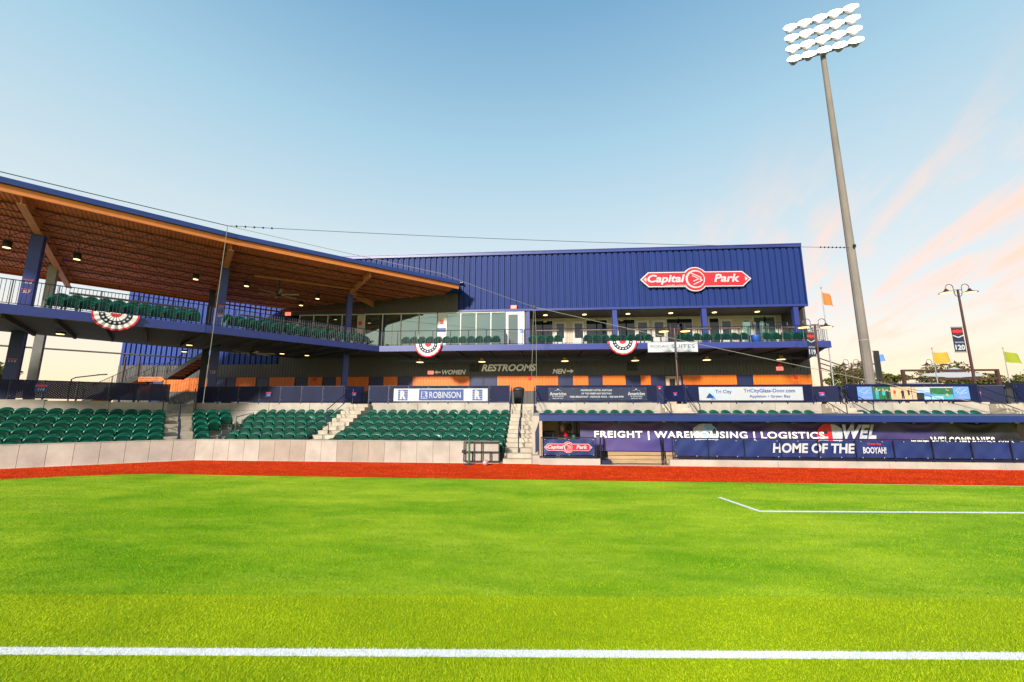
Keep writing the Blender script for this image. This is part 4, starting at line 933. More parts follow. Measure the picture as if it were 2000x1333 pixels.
# photo banners
def scribble(bn, x, z_, s_):
    p = [(-.22, .10), (-.30, .02), (-.22, -.06), (-.14, .04), (-.20, .12), (-.06, .20), (.12, .22), (.24, .15), (.10, .06), (-.02, -.10), (-.10, -.14), (-.10, -.04), (.0, .0), (.10, -.08), (.24, -.02)]
    b = B(); b.tube([(x + a * s_, BY - .026, z_ + .03 + c_ * s_) for a, c_ in p], .012, 4); b.build('script_mark', 'print_white', bn); T(bn, 'WESTERN', x, z_ - .24, .5, .06, bold=.004)
def figure(b_parent, x, z_, h, top, leg):   # flat printed player
    P = lambda pts, m, nm: B().plate([(x + a * h, z_ + c_ * h) for a, c_ in pts], BY - .03, BY - .022).build(nm, m, b_parent)
    P([(-.10, .34), (.10, .34), (.14, .62), (.09, .76), (-.09, .76), (-.14, .6)], top, 'printed_shirt'); P([(-.10, .0), (-.02, .0), (.0, .33), (-.11, .35)], leg, 'printed_leg'); P([(.04, .02), (.12, .0), (.11, .35), (.01, .33)], leg, 'printed_leg')
    P([(-.06, .79), (0, .76), (.06, .79), (.07, .88), (0, .95), (-.07, .88)], 'print_skin', 'printed_head'); P([(.10, .66), (.32, .80), (.30, .86), (.09, .74)], 'print_skin', 'printed_arm')
bn = banner('left light blue banner with a white script mark', 16.73, 17.46, 2.63, 3.30, 'print_sky'); scribble(bn, 17.1, 2.98, 1)
bn = banner('photo banner of cheering people in teal shirts', 17.48, 18.36, 2.63, 3.29, 'print_green'); figure(bn, 17.68, 2.64, .62, 'print_teal', 'print_teal'); figure(bn, 18.0, 2.64, .6, 'print_teal', 'print_green'); figure(bn, 18.22, 2.66, .52, 'print_black', 'print_black')
bn = banner('tan photo banner of people playing on a court', 18.38, 19.40, 2.63, 3.29, 'print_tan'); figure(bn, 18.56, 2.78, .42, 'print_red', 'print_skin'); figure(bn, 18.95, 2.67, .56, 'print_black', 'print_navy'); figure(bn, 19.25, 2.85, .34, 'print_navy', 'print_navy')
bn = banner('photo banner of a pale blue indoor room', 19.42, 20.30, 2.63, 3.28, 'print_lightblue'); [B().box(a, c_, BY - .028 - i * .002, BY - .02, z0, z1).build('printed_shape', m, bn) for i, (a, c_, z0, z1, m) in enumerate(((19.42, 19.62, 2.63, 3.28, 'print_tan'), (19.62, 19.98, 2.63, 2.98, 'print_black'), (19.98, 20.3, 2.80, 2.98, 'print_sky'), (19.62, 20.3, 3.1, 3.28, 'print_white')))]
bn = banner('photo banner of a green pool and players', 20.32, 21.42, 2.63, 3.28, 'print_teal'); [B().box(a, c_, BY - .028 - i * .002, BY - .02, z0, z1).build('printed_shape', m, bn) for i, (a, c_, z0, z1, m) in enumerate(((20.32, 21.42, 2.90, 3.23, 'print_green'), (20.32, 21.42, 3.23, 3.28, 'print_white'), (20.32, 20.9, 2.63, 2.8, 'print_lightblue')))]; figure(bn, 21.1, 2.78, .42, 'print_green', 'print_tan')
bn = banner('right light blue banner with a white script mark', 21.44, 22.20, 2.63, 3.29, 'print_sky'); scribble(bn, 21.82, 2.98, 1)
# balcony sign
bn = thing('balcony_sign', 'white sign board reading suites hung on the blue balcony edge', 'sign', (8.5, 25.85, 5.7)); B().bbox(6.93, 10.07, 25.80, 25.84, 5.70, 6.36, .006).build('board', 'print_white', bn)
text('RODAC', bn, 'print_darkgrey', fr(7.68, 25.797, 6.08), 1.16, .16, 0, .004, .003); text('SUITES', bn, 'print_darkgrey', fr(9.15, 25.797, 6.07), 1.45, .25, 0, .004, .003); B().box(7.1, 8.2, 25.793, 25.797, 5.955, 5.965).build('rule', 'print_grey', bn)
# ================================================================== bunting
def bunting(label, M, r):
    bt = thing('bunting', label, 'bunting', tuple(M.to_translation()))
    def ring(r0, r1, nm, mat, off, n=36):
        vs = []; fs = []
        for i in range(n + 1):
            t_ = math.pi + math.pi * i / n
            for rr in (r0, r1):
                pl = .05 * r * math.cos(18 * t_) * rr - .09 * r * rr * math.sin(-t_)
                vs.append((rr * r * 1.03 * math.cos(t_), -off + pl - .05, rr * r * 1.02 * math.sin(t_)))
        for i in range(n): a = 2 * i; fs.append((a, a + 1, a + 3, a + 2))
        k = len(vs); vs += [(v[0], v[1] + .004, v[2]) for v in vs]; fs += [tuple(q + k for q in f)[::-1] for f in fs]
        B(M).add(vs, fs).build(nm, mat, bt, True)
    ring(.90, 1.0, 'red_border', 'bunt_red', .0); ring(.70, .90, 'white_band', 'bunt_white', .0); ring(.44, .70, 'star_band', 'bunt_navy', .0); ring(.24, .44, 'inner_white_band', 'bunt_white', .0); ring(.0, .24, 'red_centre', 'bunt_red', .0)
    for i in range(9):
        t_ = math.pi + math.pi * (i + .5) / 9; rr = .57 * r; sx, sz = rr * 1.03 * math.cos(t_), rr * 1.02 * math.sin(t_); q = .075 * r
        p = [(sx + q * (1 if k % 2 == 0 else .42) * math.sin(k * math.pi / 5), sz + q * (1 if k % 2 == 0 else .42) * math.cos(k * math.pi / 5)) for k in range(10)][::-1]
        yo = -.05 - .05 * r * .57 - .09 * r * .57 * math.sin(-t_) * 1 - .012
        B(M).plate(p, yo, yo + .006).build('star', 'bunt_white', bt)
bunting('red, white and blue fan bunting on the balcony left of RESTROOMS', fr(-7.59, 25.83, 6.42), .90)
bunting('red, white and blue fan bunting beside the white suites sign', fr(5.32, 25.78, 6.46), .90)
pb = D1 - ud1 * 3.2 - un1 * .18
bunting('larger red, white and blue fan bunting on the left upper deck edge', fr(pb.x, pb.y, 6.40, aw1), .76)
# ================================================================== lights and fans
for i, x in enumerate((-8.75, -4.22, 1.69, 6.55, 11.38, 16.26)):
    t_ = thing('barn_light', f'warm gooseneck lamp under the balcony, {ORD[i]} from the left', 'lamp', (x, 27.8, 5.4), 0, 'lamps under the balcony')
    B().lathe([(.06, .30), (.13, .28), (.15, .12), (.10, .10)], 12, (x, 27.8, 5.38)).build('lamp_body', 'brass', t_, True)
    B().lathe([(.10, .115), (.30, .03), (.31, .0), (.29, .005)], 16, (x, 27.8, 5.38)).build('lamp_shade', 'cream_wall', t_, True); B().lathe([(.24, -.012), (.25, .012)], 14, (x, 27.8, 5.38)).build('lamp_glow', 'lamp_warm', t_)
for i, (x, y, lab) in enumerate(((-24.79, 15.61, 'at the far left'), (-23.29, 17.24, 'right of the far left column'), (-20.1, 20.7, 'left of the middle column'), (-18.13, 22.2, 'right of the middle column'), (-17.66, 27.06, 'low near the exit sign'), (-15.41, 25.36, 'left of the inner column'))):
    t_ = thing('pendant_light', f'black cylinder pendant lamp under the roof {lab}', 'lamp', (x, y, 9.55), 0, 'pendants under the stand roof'); v = vof(Vector((x, y, 0)))
    B().lathe([(.14, 0), (.15, .02), (.15, .30), (.05, .34)], 12, (x, y, 9.6)).build('lamp_housing', 'plastic_black', t_, True); B().lathe([(.12, -.01), (.13, .005)], 12, (x, y, 9.6)).build('lamp_glow', 'lamp_warm', t_)
    B().tube([(x, y, 9.92), (x, y, zr(v) - .02)], .012, 5).build('stem', 'plastic_black', t_)
for i, (x, y, lab) in enumerate(((-23.62, 17.37, 'behind the far left column'), (-20.55, 21.32, 'above the orange stairs'), (-23.47, 24.04, 'deep behind the stairs'), (-17.72, 25.53, 'above the ceiling fan blades'), (-16.6, 26.6, 'left of the inner column'))):
    t_ = thing('ceiling_light', f'round warm light under the upper deck {lab}', 'lamp', (x, y, 5.9), 0, 'lights under the upper deck'); B().lathe([(.17, 0), (.19, .02), (.19, .10)], 12, (x, y, 5.80)).build('lamp_housing', 'plastic_black', t_); B().lathe([(.14, -.012), (.15, .005)], 12, (x, y, 5.80)).build('lamp_glow', 'lamp_warm', t_)
def fan(x, y, z_, ztop, label, a0):
    f = thing('ceiling_fan', label, 'fan', (x, y, z_)); B().tube([(x, y, z_ + .1), (x, y, ztop)], .03, 6).build('downrod', 'plastic_black', f); B().lathe([(.05, .18), (.17, .12), (.19, .0), (.12, -.10), (.03, -.13)], 14, (x, y, z_)).build('motor', 'plastic_black', f, True)
    for k in range(6):
        a = a0 + k * math.pi / 3; M = fr(x, y, z_, a); b = B(M); b.add([(.15, -.05, 0), (1.25, -.08, .02), (1.25, .08, -.02), (.15, .05, -.02), (.15, -.05, .02), (1.25, -.08, .035), (1.25, .08, -.005), (.15, .05, .0)], [(3, 2, 1, 0), (4, 5, 6, 7), (0, 1, 5, 4), (1, 2, 6, 5), (2, 3, 7, 6), (3, 0, 4, 7)]); b.build('blade', 'fan_blade', f)
fan(-17.0, 23.6, 9.45, 10.7, 'large six-blade ceiling fan under the orange roof', .2); fan(-17.9, 23.0, 5.5, 5.95, 'ceiling fan under the upper deck near the inner column', .35)
# ================================================================== back staircase on the left
sy = 26.2
ss = thing('steel_staircase', 'orange and black steel staircase climbing behind the left fence', 'stairs', (-30.5, sy, CZ))
def fl(x0, z0, x1, z1, n):
    for e_ in (0, 1.3): B().bar((x0, sy + e_, z0), (x1, sy + e_, z1), .06, .30).build('stringer', 'black_metal', ss)
    for i in range(n):
        f = (i + .5) / n; x = x0 + (x1 - x0) * f; zq = z0 + (z1 - z0) * f; B().box(x - .16, x + .16, sy, sy + 1.3, zq - .02, zq + .03).build('tread', 'black_metal', ss); B().box(x - .16, x - .14, sy + .01, sy + 1.29, zq - .15, zq - .02).build('riser', 'orange_panel', ss)
fl(-32.9, 2.5, -28.8, 4.28, 11); fl(-26.75, 4.28, -24.1, 5.95, 9)
B().box(-28.85, -26.7, sy, sy + 1.3, 4.18, 4.28).build('landing', 'black_metal', ss); bo = B(); bo.plate([(-28.75, 3.98), (-27.0, 3.98), (-26.75, 4.14), (-27.0, 4.30), (-28.75, 4.30)], sy - .06, sy - .035); bo = bo.build('sign_board', 'orange_panel', ss)
text('Ballroom Club', bo, 'print_black', fr(-27.95, sy - .062, 4.21), 1.5, .11, .15, .02, .003); text('Garden Suites', bo, 'print_black', fr(-27.95, sy - .062, 4.07), 1.5, .11, .15, .02, .003)
railing('black stair railing rising along the orange staircase', [(-32.9, sy, 2.55), (-28.8, sy, 4.33), (-26.75, sy, 4.33), (-24.1, sy, 6.0)], .95, 1.1, .14, 'black_metal', name='stair_railing'); railing('rear black stair railing behind the orange staircase', [(-32.9, sy + 1.3, 2.55), (-28.8, sy + 1.3, 4.33), (-26.75, sy + 1.3, 4.33), (-24.1, sy + 1.3, 6.0)], .95, 1.1, None, 'black_metal', (.5,), name='stair_railing')
for x in (-30.7, -31.9): B().bar((x, 27.8, CZ), (x, 27.8, 6.0), .09).build('steel_post', 'bronze_post', None, label='thin brown steel post %s the staircase' % ('just beside' if x > -31 else 'further left behind'), cat='post')
B().tube([(-33.5, 14.0, 5.55), (-26.9, 22.4, 5.55), (-24.0, 26.0, 5.55)], .055, 6).build('conduit_pipe', 'grey_steel', None, label='long grey pipe hung below the rear edge of the upper deck', cat='pipe')
# ================================================================== handrails at the aisles
def hrail(label, pts, mat='navy_rail', mid=True, name='handrail', w_=.024):
    pts = [Vector(p) for p in pts]; h = thing(name, label, 'handrail', tuple(pts[0])); up = Vector((0, 0, .92))
    B().tube([pts[0], pts[0] + up * .97] + [p + up for p in pts[1:-1]] + [pts[-1] + up, pts[-1]] if len(pts) > 2 else [pts[0], pts[0] + up, pts[-1] + up, pts[-1]], w_, 7).build('rail', mat, h)
    if mid: B().tube([pts[0] + up * .5, pts[-1] + up * .5], w_ * .8, 6).build('mid_rail', mat, h)
    return h
hrail('lower navy loop handrail in the middle of the field steps', [(-1.0, 17.3, .33), (-1.0, 18.6, .86)])
hrail('upper navy loop handrail in the middle of the field steps', [(-1.0, 19.2, 1.1), (-1.0, 20.5, 1.65)])
hrail('navy handrail left of the top of the field steps', [(-1.66, 20.9, 1.28), (-1.66, 22.3, 2.4)]); hrail('navy handrail right of the top of the field steps', [(-.38, 20.9, 1.9), (-.38, 22.3, 2.4)])
hrail('navy handrail low on the narrow diagonal steps', [(-10.9, 17.4, .3), (-10.45, 19.0, .95)]); hrail('navy handrail high on the narrow diagonal steps', [(-10.92, 19.6, 1.2), (-10.92, 22.3, 2.4)])
M = fr(-15.5, 16.3, 0, AN)
hrail('lower navy loop handrail on the left aisle steps', [M @ Vector((-.05, 1.2, .35)), M @ Vector((-.05, 2.6, .75))]); hrail('upper navy loop handrail on the left aisle steps', [M @ Vector((-.05, 3.6, 1.05)), M @ Vector((-.05, 5.0, 1.45))])
hrail('navy handrail at the top left of the left aisle steps', [M @ Vector((-.72, 6.2, 1.7)), M @ Vector((-.72, 8.3, 2.4))]); hrail('navy handrail at the top right of the left aisle steps', [M @ Vector((.66, 6.2, 1.7)), M @ Vector((.66, 8.3, 2.4))])
for x, lab in ((6.5, 'left of the short steps beside the hotel banner'), (7.92, 'right of the short steps beside the hotel banner'), (14.86, 'left of the steps under the 119 lamp post'), (16.1, 'right of the steps under the 119 lamp post'), (23.1, 'left of the steps near the right edge'), (24.4, 'right of the steps near the right edge')):
    hrail('sloping navy handrail ' + lab, [(x, 20.6, 1.45), (x, 22.7, 2.4)])
hrail('green tubular rail between the turned seats and the second block', [(-16.0, 19.9, .8), (-15.9, 21.0, 1.0)], 'seat_green_frame')
# ================================================================== dugout
dg = thing('dugout', 'long sunken dugout with a thin dark blue roof', 'dugout', (10, 17.5, -.45)); X0, X1 = -.08, 30
B().box(X0, X1, 16.28, 20.1, 1.80, 1.92).build('roof_slab', 'concrete_grey', dg); B().box(X0 - .02, X1, 16.20, 16.28, 1.72, 1.945).build('roof_fascia', 'dugout_blue', dg); B().box(X0, X1, 16.21, 20.1, 1.945, 1.955).build('roof_membrane', 'dugout_blue', dg)
B().box(X0, X1, 18.2, 18.35, -.45, 1.80).build('back_wall', 'concrete_grey', dg); B().box(X0 - .02, X0 + .1, 16.6, 18.3, -.45, 1.80).build('side_wall', 'tan_wall', dg); B().box(X0, X1, 16.3, 19.0, -.55, -.45).build('floor_slab', 'concrete_grey', dg)
for i in range(14): x = .9 + 2.2 * i; B().box(x - .05, x + .05, 16.3, 18.9, 1.66, 1.80).build('roof_joist', 'blue_dark', dg)
for i, x in enumerate((4.9, 8.9, 13.2, 15.6, 17.9)): B().lathe([(.05, 0), (.06, .05)], 8, (x, 16.5, 1.67)).build('light', 'print_white', dg)
for i, (a, c_) in enumerate(((-.10, 2.30), (4.98, 9.0), (9.01, 13.0), (13.01, 17.0), (17.01, 21.0), (21.01, 25.0))):
    B().bbox(a, c_, 16.28, 16.50, -.45, .25, .012).build('kerb_block', 'concrete', dg)
B().box(2.30, 4.98, 16.26, 16.42, -.45, .02).build('threshold', 'concrete', dg); B().box(2.31, 2.75, 16.45, 16.9, -.30, .18).build('step_block', 'blue_dark', dg)
for x in (2.33, 4.72):
    M = fr(x, 16.55, 0); b = B(M); b.tube([(0, -.12, 0), (0, -.12, .72), (.06, .2, 1.03), (.22, .45, 1.03), (.22, .45, -.2)], .026, 7); b.tube([(.0, -.1, .45), (.2, .43, .75)], .02, 6); b.build('grab_rail', 'navy_rail', dg)
# interior details at the left end
B().box(.62, .70, 18.1, 18.18, -.45, 1.8).build('interior_post', 'tan_wall', dg); B().box(1.32, 1.42, 18.05, 18.15, -.45, 1.8).build('interior_post', 'cream_wall', dg); B().box(.05, .6, 18.1, 18.19, .2, 1.75).build('plywood', 'wood', dg)
b = thing('wall_fan', 'small black box fan on the dugout side wall', 'fan', (.3, 17.8, .95)); B().bbox(.08, .55, 17.7, 17.9, .85, 1.22, .03).build('housing', 'plastic_black', b); B().lathe([(.15, 0), (.15, .02)], 14).build('grille', 'grey_steel', b).matrix_local = Matrix.Translation((.015, -.11, .08)) @ Matrix.Rotation(R(90), 4, 'X')
b = thing('gear_rack', 'dark rack hung with gear at the left end of the dugout', 'rack', (1.0, 17.9, -.45)); [B().tube([(x, 17.9, -.45), (x, 17.9, 1.65)], .025, 6).build('upright', 'black_metal', b) for x in (.8, 1.55)]; [B().bar((.8, 17.9, zz_), (1.55, 17.9, zz_), .03).build('bar', 'black_metal', b) for zz_ in (.5, 1.1, 1.62)]
for i, (x, zz_, m) in enumerate(((.9, 1.35, 'print_tan'), (1.05, 1.1, 'print_red'), (1.22, 1.4, 'print_black'), (1.4, .95, 'print_green'))): B().lathe([(.02, .16), (.09, .1), (.11, -.05), (.07, -.14), (.01, -.16)], 8, (x, 17.8, zz_)).build('gear_bag', m, b, True)
# benches
def bench(x0, x1, label):
    bn = thing('bench', label, 'bench', ((x0 + x1) / 2, 17.4, -.45))
    for i in range(3): B().bbox(x0, x1, 16.98 + .02 * i, 17.02 + .02 * i, .0 + .155 * i, .14 + .155 * i, .008).build('back_slat', 'wood', bn)
    for i in range(2): B().bbox(x0, x1, 16.60 + .2 * i, 16.78 + .2 * i, -.06, -.02, .005).build('seat_slat', 'wood', bn)
    for x in (x0 + .03, (x0 + x1) / 2, x1 - .03): B().box(x - .03, x + .03, 16.62, 17.05, -.45, -.06).build('leg', 'blue_dark', bn); B().bar((x, 17.10, -.45), (x, 17.08, .44), .05).build('support', 'blue_dark', bn)
bench(2.72, 5.0, 'slatted wooden bench in the dugout opening'); bench(5.06, 9.2, 'long wooden bench behind the blue dugout banner'); bench(9.3, 13.5, 'long wooden bench under the HOME OF THE lettering')
# vinyl banner on the dugout back wall
def drape(x, zq):
    top = 1.70; d = (top - zq)
    y = .035 * math.sin(x * 2.3 + .6 * math.sin(x * 1.1)) * math.exp(-d * .7)
    for c_ in range(0, 9):
        xc = 2.2 + 2.14 * c_; u = (x - xc) / 1.05
        if abs(u) < 1: y += .05 * math.cos(9 * (d - .55 * (1 - u * u))) * (1 - u * u) * math.exp(-d * 1.3)
    return 17.22 + y
bn = thing('dugout_banner', 'long purple and black freight company banner on the dugout back wall', 'banner', (10.5, 17.9, .4)); x0, x1, z0, z1 = 1.62, 18.65, .46, 1.70; nx, nz = 260, 18; vs = []; fs = []
for j in range(nz + 1):
    for i in range(nx + 1): x = x0 + (x1 - x0) * i / nx; zq = z0 + (z1 - z0) * j / nz; vs.append((x, drape(x, zq), zq - .03 * abs(math.sin(x * .7)) * (j == nz)))
for j in range(nz):
    for i in range(nx): a = j * (nx + 1) + i; fs.append((a, a + 1, a + nx + 2, a + nx + 1))
B().add(vs, fs).build('sheet', 'vinyl_purple', bn, True)
def dtext(s_, x, zq, w_, h, mat, shear=0, bold=.03, off=.02):
    o = text(s_, bn, mat, fr(x, 0, zq), w_, h, shear, bold, 0, space=1.12); me = o.data; inv = RM[bn].translation
    for v in me.vertices: v.co.y = drape(v.co.x + inv.x, v.co.z + inv.z) - off - inv.y
    return o
def dpoly(pts, mat, nm, off):
    n_ = []
    for (a, c_), (e_, f_) in zip(pts, pts[1:] + pts[:1]): n_ += [(a + (e_ - a) * k / 4, c_ + (f_ - c_) * k / 4) for k in range(4)]
    cx, cz = sum(p[0] for p in n_) / len(n_), sum(p[1] for p in n_) / len(n_); vs = [(a, drape(a, c_) - off, c_) for a, c_ in n_] + [(cx, drape(cx, cz) - off, cz)]; k = len(n_)
    B().add(vs, [(i, (i + 1) % k, k) for i in range(k)]).build(nm, mat, bn)
def truck(x, s_, c_, flip):
    P = lambda pts, m, nm, of: dpoly([(x + (-a if flip else a) * s_, .92 + b_ * s_) for a, b_ in (pts[::-1] if flip else pts)], m, nm, of)
    P([(-.55, .0), (-.10, .0), (-.10, .86), (-.28, .84), (-.62, .62)], 'print_silver', 'printed_trailer', .022); P([(-.12, -.12), (.62, -.12), (.66, .30), (.56, .62), (.30, .86), (-.10, .86)], c_, 'printed_cab', .024)
    P([(.10, .34), (.58, .34), (.52, .60), (.14, .60)], 'print_black', 'printed_windscreen', .028); P([(.12, -.1), (.58, -.1), (.60, .22), (.12, .22)], 'print_silver', 'printed_grille', .028)
truck(6.75, .78, 'print_lightblue', False); truck(11.65, .78, 'print_red', True)
dtext('FREIGHT | WAREHOUSING | LOGISTICS', 6.8, 1.10, 9.2, .36, 'lettering', bold=.028, off=.085)
dtext('WEL', 12.72, 1.30, 1.25, .56, 'print_silver', .3, .05, .09); dtext('www.WELCOMPANIES.com', 16.45, .965, 3.7, .31, 'lettering', bold=.03, off=.085)
# field-side banner fences of the dugout
def bfence(label, x0, x1, posts, mat='banner_blue', y=16.33, zb=.30, zt=1.06):
    f = thing('dugout_fence', label, 'fence', ((x0 + x1) / 2, y, .25))
    B().bar((x0, y, zt), (x1, y, zt), .045).build('top_rail', 'navy_rail', f); B().bar((x0, y, zb + .02), (x1, y, zb + .02), .045).build('bottom_rail', 'navy_rail', f)
    for x in posts: B().bar((x, y, .25), (x, y, zt), .034).build('post', 'navy_rail', f)
    nx, nz = int((x1 - x0) / .09), 10; vs = []; fs = []
    for j in range(nz + 1):
        for i in range(nx + 1):
            x = x0 + .10 + (x1 - x0 - .15) * i / nx; v = j / nz; zq = zb + .07 + (zt - zb - .12) * v
            # taut between ties: diagonal tension folds run from the posts
            k = min(posts, key=lambda q: abs(q - x)); dx = abs(x - k)
            y_ = y + .07 - .012 * math.sin(dx * 9 - v * 5) * math.exp(-dx * 1.2) - .008 * math.sin(x * 3.1 + 4 * v) - .010 * math.sin(dx * 14 + v * 7) * math.exp(-dx * 2.5)
            vs.append((x, y_, zq - .018 * abs(math.sin((x - x0) * 2.2)) * (1 if j == nz else (-.6 if j == 0 else 0))))
    for j in range(nz):
        for i in range(nx): a = j * (nx + 1) + i; fs.append((a, a + 1, a + nx + 2, a + nx + 1))
    B().add(vs, fs).build('banner_sheet', mat, f, True)
    m = int((x1 - x0) / .75)
    for i in range(m + 1):
        x = x0 + .15 + (x1 - x0 - .25) * i / m
        for zq in (zb + .09, zt - .08): B().box(x - .011, x + .011, y + .018, y + .028, zq - .016, zq + .016).build('tie', 'print_white', f)
    return f
f = bfence('blue banner gate with the red lozenge emblem left of the dugout opening', -.03, 2.15, (-.03, 2.15)); emblem(f, fr(1.05, 16.355, .68), .238, .004)
f = bfence('long blue banner fence reading HOME OF THE along the dugout', 5.12, 26, [5.12 + 1.36 * i for i in range(16)])
text('HOME OF THE', f, 'print_white', fr(10.4, 16.36, .72), 3.02, .37, .16, .035, .004)
text('BOOYAH!', f, 'print_silver', fr(12.60, 16.36, .66), .84, .24, .1, .03, .004); text('Green Bay', f, 'print_red', fr(12.62, 16.36, .89), .5, .09, .15, .02, .004)
# gate on the field wall, ball
gt = thing('field_gate', 'black tubular gate leaning on the concrete wall left of the steps', 'gate', (-2.45, 16.4, 0)); zA, zB = .10, .86
for p, q in (((-3.18, zA), (-3.18, zB)), ((-1.74, zA), (-1.74, zB)), ((-3.18, zB), (-1.74, zB)), ((-3.18, zA), (-1.74, zA)), ((-2.46, zA), (-2.46, zB)), ((-3.18, .47), (-1.74, .47)), ((-2.82, zA), (-2.82, .47)), ((-2.1, zA), (-2.1, .47))): B().bar((p[0], 16.38, p[1]), (q[0], 16.38, q[1]), .045).build('bar', 'black_metal', gt)
B().box(-3.26, -3.16, 16.34, 16.46, .42, .54).build('hinge', 'black_metal', gt)
nb = thing('ball_post', 'slim dark green post in front of the black gate', 'post', (-2.92, 16.15, 0)); B().tube([(-2.92, 16.15, .02), (-2.92, 16.15, 1.02)], .04, 8).build('shaft', 'print_green', nb); B().lathe([(.2, 0), (.2, .025), (.06, .04)], 14, (-2.92, 16.15, .004)).build('base', 'black_metal', nb)
ball = thing('soccer_ball', 'white ball with red patches lying on the red track by the gate', 'ball', (-2.23, 15.95, .115)); pr_ = [(.112 * math.cos(t_), .112 * math.sin(t_)) for t_ in [R(-89 + 178 * i / 10) for i in range(11)]]; B().lathe(pr_, 16, (-2.23, 15.95, .116)).build('shell', 'print_white', ball, True)
for a, e_ in ((-1.2, .3), (-2.2, .6), (-1.7, -.4), (-.6, -.2), (-1.6, 1.1)):
    d = Vector((math.cos(a) * math.cos(e_), math.sin(a) * math.cos(e_), math.sin(e_))); up = Vector((0, 0, 1)); s1 = d.cross(up).normalized(); s2 = s1.cross(d); c_ = Vector((-2.23, 15.95, .116)); vs = [c_ + d * .1145 + (s1 * math.cos(k * 1.2566) + s2 * math.sin(k * 1.2566)) * .034 for k in range(5)]; B().add(vs, [(0, 1, 2, 3, 4)]).build('patch', 'print_red', ball)
pd = thing('blue_pad', 'narrow dark blue padded panel on the dugout cheek wall', 'pad', (-.42, 16.9, .4)); b = B(); b.add([(-.27, 16.60, .40), (-.10, 16.60, .55), (-.10, 16.60, 1.72), (-.27, 16.60, 1.25), (-.27, 16.66, .40), (-.10, 16.66, .55), (-.10, 16.66, 1.72), (-.27, 16.66, 1.25)], [(0, 1, 2, 3), (7, 6, 5, 4), (0, 4, 5, 1), (1, 5, 6, 2), (2, 6, 7, 3), (3, 7, 4, 0)]); b.build('cushion', 'blue_dark', pd)
for x, lab in ((-1.38, 'dark bin at the top of the field steps'), (-20.6, 'dark bin at the top of the left aisle steps')):
    y = 24.2 if x > -10 else 24.6; t_ = thing('trash_bin', lab, 'bin', (x, y, CZ)); B().lathe([(.27, 0), (.33, .8), (.34, .82)], 14, (x, y, CZ)).build('drum', 'bin_grey', t_, True); B().lathe([(.36, .80), (.37, .86), (.30, .98), (.08, 1.04)], 14, (x, y, CZ)).build('lid', 'bin_grey', t_, True)
ch = thing('folding_chair', 'small metal folding chair inside the corridor opening', 'chair', (9.75, 28.9, CZ)); [B().bar(p, q, .025).build('leg', 'black_metal', ch) for p, q in (((9.6, 28.8, CZ), (9.85, 28.8, CZ + .8)), ((9.6, 29.1, CZ), (9.85, 29.1, CZ + .8)), ((9.9, 28.8, CZ), (9.62, 28.8, CZ + .45)), ((9.9, 29.1, CZ), (9.62, 29.1, CZ + .45)))]; B().box(9.55, 9.85, 28.78, 29.12, CZ + .44, CZ + .46).build('seat', 'black_metal', ch); B().box(9.83, 9.86, 28.78, 29.12, CZ + .6, CZ + .82).build('backrest', 'black_metal', ch)
# ================================================================== net ropes and cables
def cable(label, pts, r, mat, sag=0, name='cable', cat='cable', n=18):
    P = []
    for p, q in zip(pts, pts[1:]):
        p, q = Vector(p), Vector(q); P += [p.lerp(q, i / n) - Vector((0, 0, sag * 4 * (i / n) * (1 - i / n))) for i in range(n)]
    P.append(Vector(pts[-1])); c_ = thing(name, label, cat, tuple(P[0])); B().tube(P, r, 5).build('strand', mat, c_); return c_
K = (-16.12, 18.02, 11.52)
cable('thin black cable above the blue roof edge at the left', [(-26, 7.2, 11.35), K], .02, 'wire', .05)
c_ = cable('thin black cable crossing the sky from the roof to the floodlight pole', [K, (19.3, 24.8, 12.05)], .014, 'wire', .22)
for i in range(5): f = .012 + .012 * i; p = Vector(K).lerp(Vector((19.3, 24.8, 12.05)), f); B().lathe([(.01, .06), (.06, 0), (.01, -.06)], 8, tuple(p - Vector((0, 0, .22 * 4 * f)))).build('insulator', 'plastic_black', c_)
for i in range(7): f = .99 - .0075 * i; p = Vector(K).lerp(Vector((19.3, 24.8, 12.05)), f); B().lathe([(.01, .06), (.055, 0), (.01, -.06)], 8, tuple(p - Vector((0, 0, .22 * 4 * f * (1 - f))))).build('insulator', 'plastic_black', c_)
cable('grey cable running from the roof corner down across the balcony to the right edge', [K, (-5.6, 21.2, 9.75), (-.38, 24.0, 8.4), (12.0, 22.9, 5.05), (32, 20.6, -.1)], .016, 'rope', .03)
cable('light rope hanging at the edge of the safety net beside the middle column', [K, (-16.3, 18.05, 2.4)], .016, 'rope')
nh = thing('net_hanger', 'small black bracket with two ropes hanging over the balcony', 'bracket', (-.38, 24, 8.4)); B().bbox(-.46, -.30, 23.9, 24.1, 8.28, 8.5, .02).build('bracket', 'plastic_black', nh); B().tube([(-.42, 24, 8.3), (-.63, 24, 2.45)], .013, 5).build('rope', 'rope', nh); B().tube([(-.34, 24, 8.3), (-.27, 24, 6.6), (-.29, 24, 2.45)], .013, 5).build('rope', 'rope', nh)
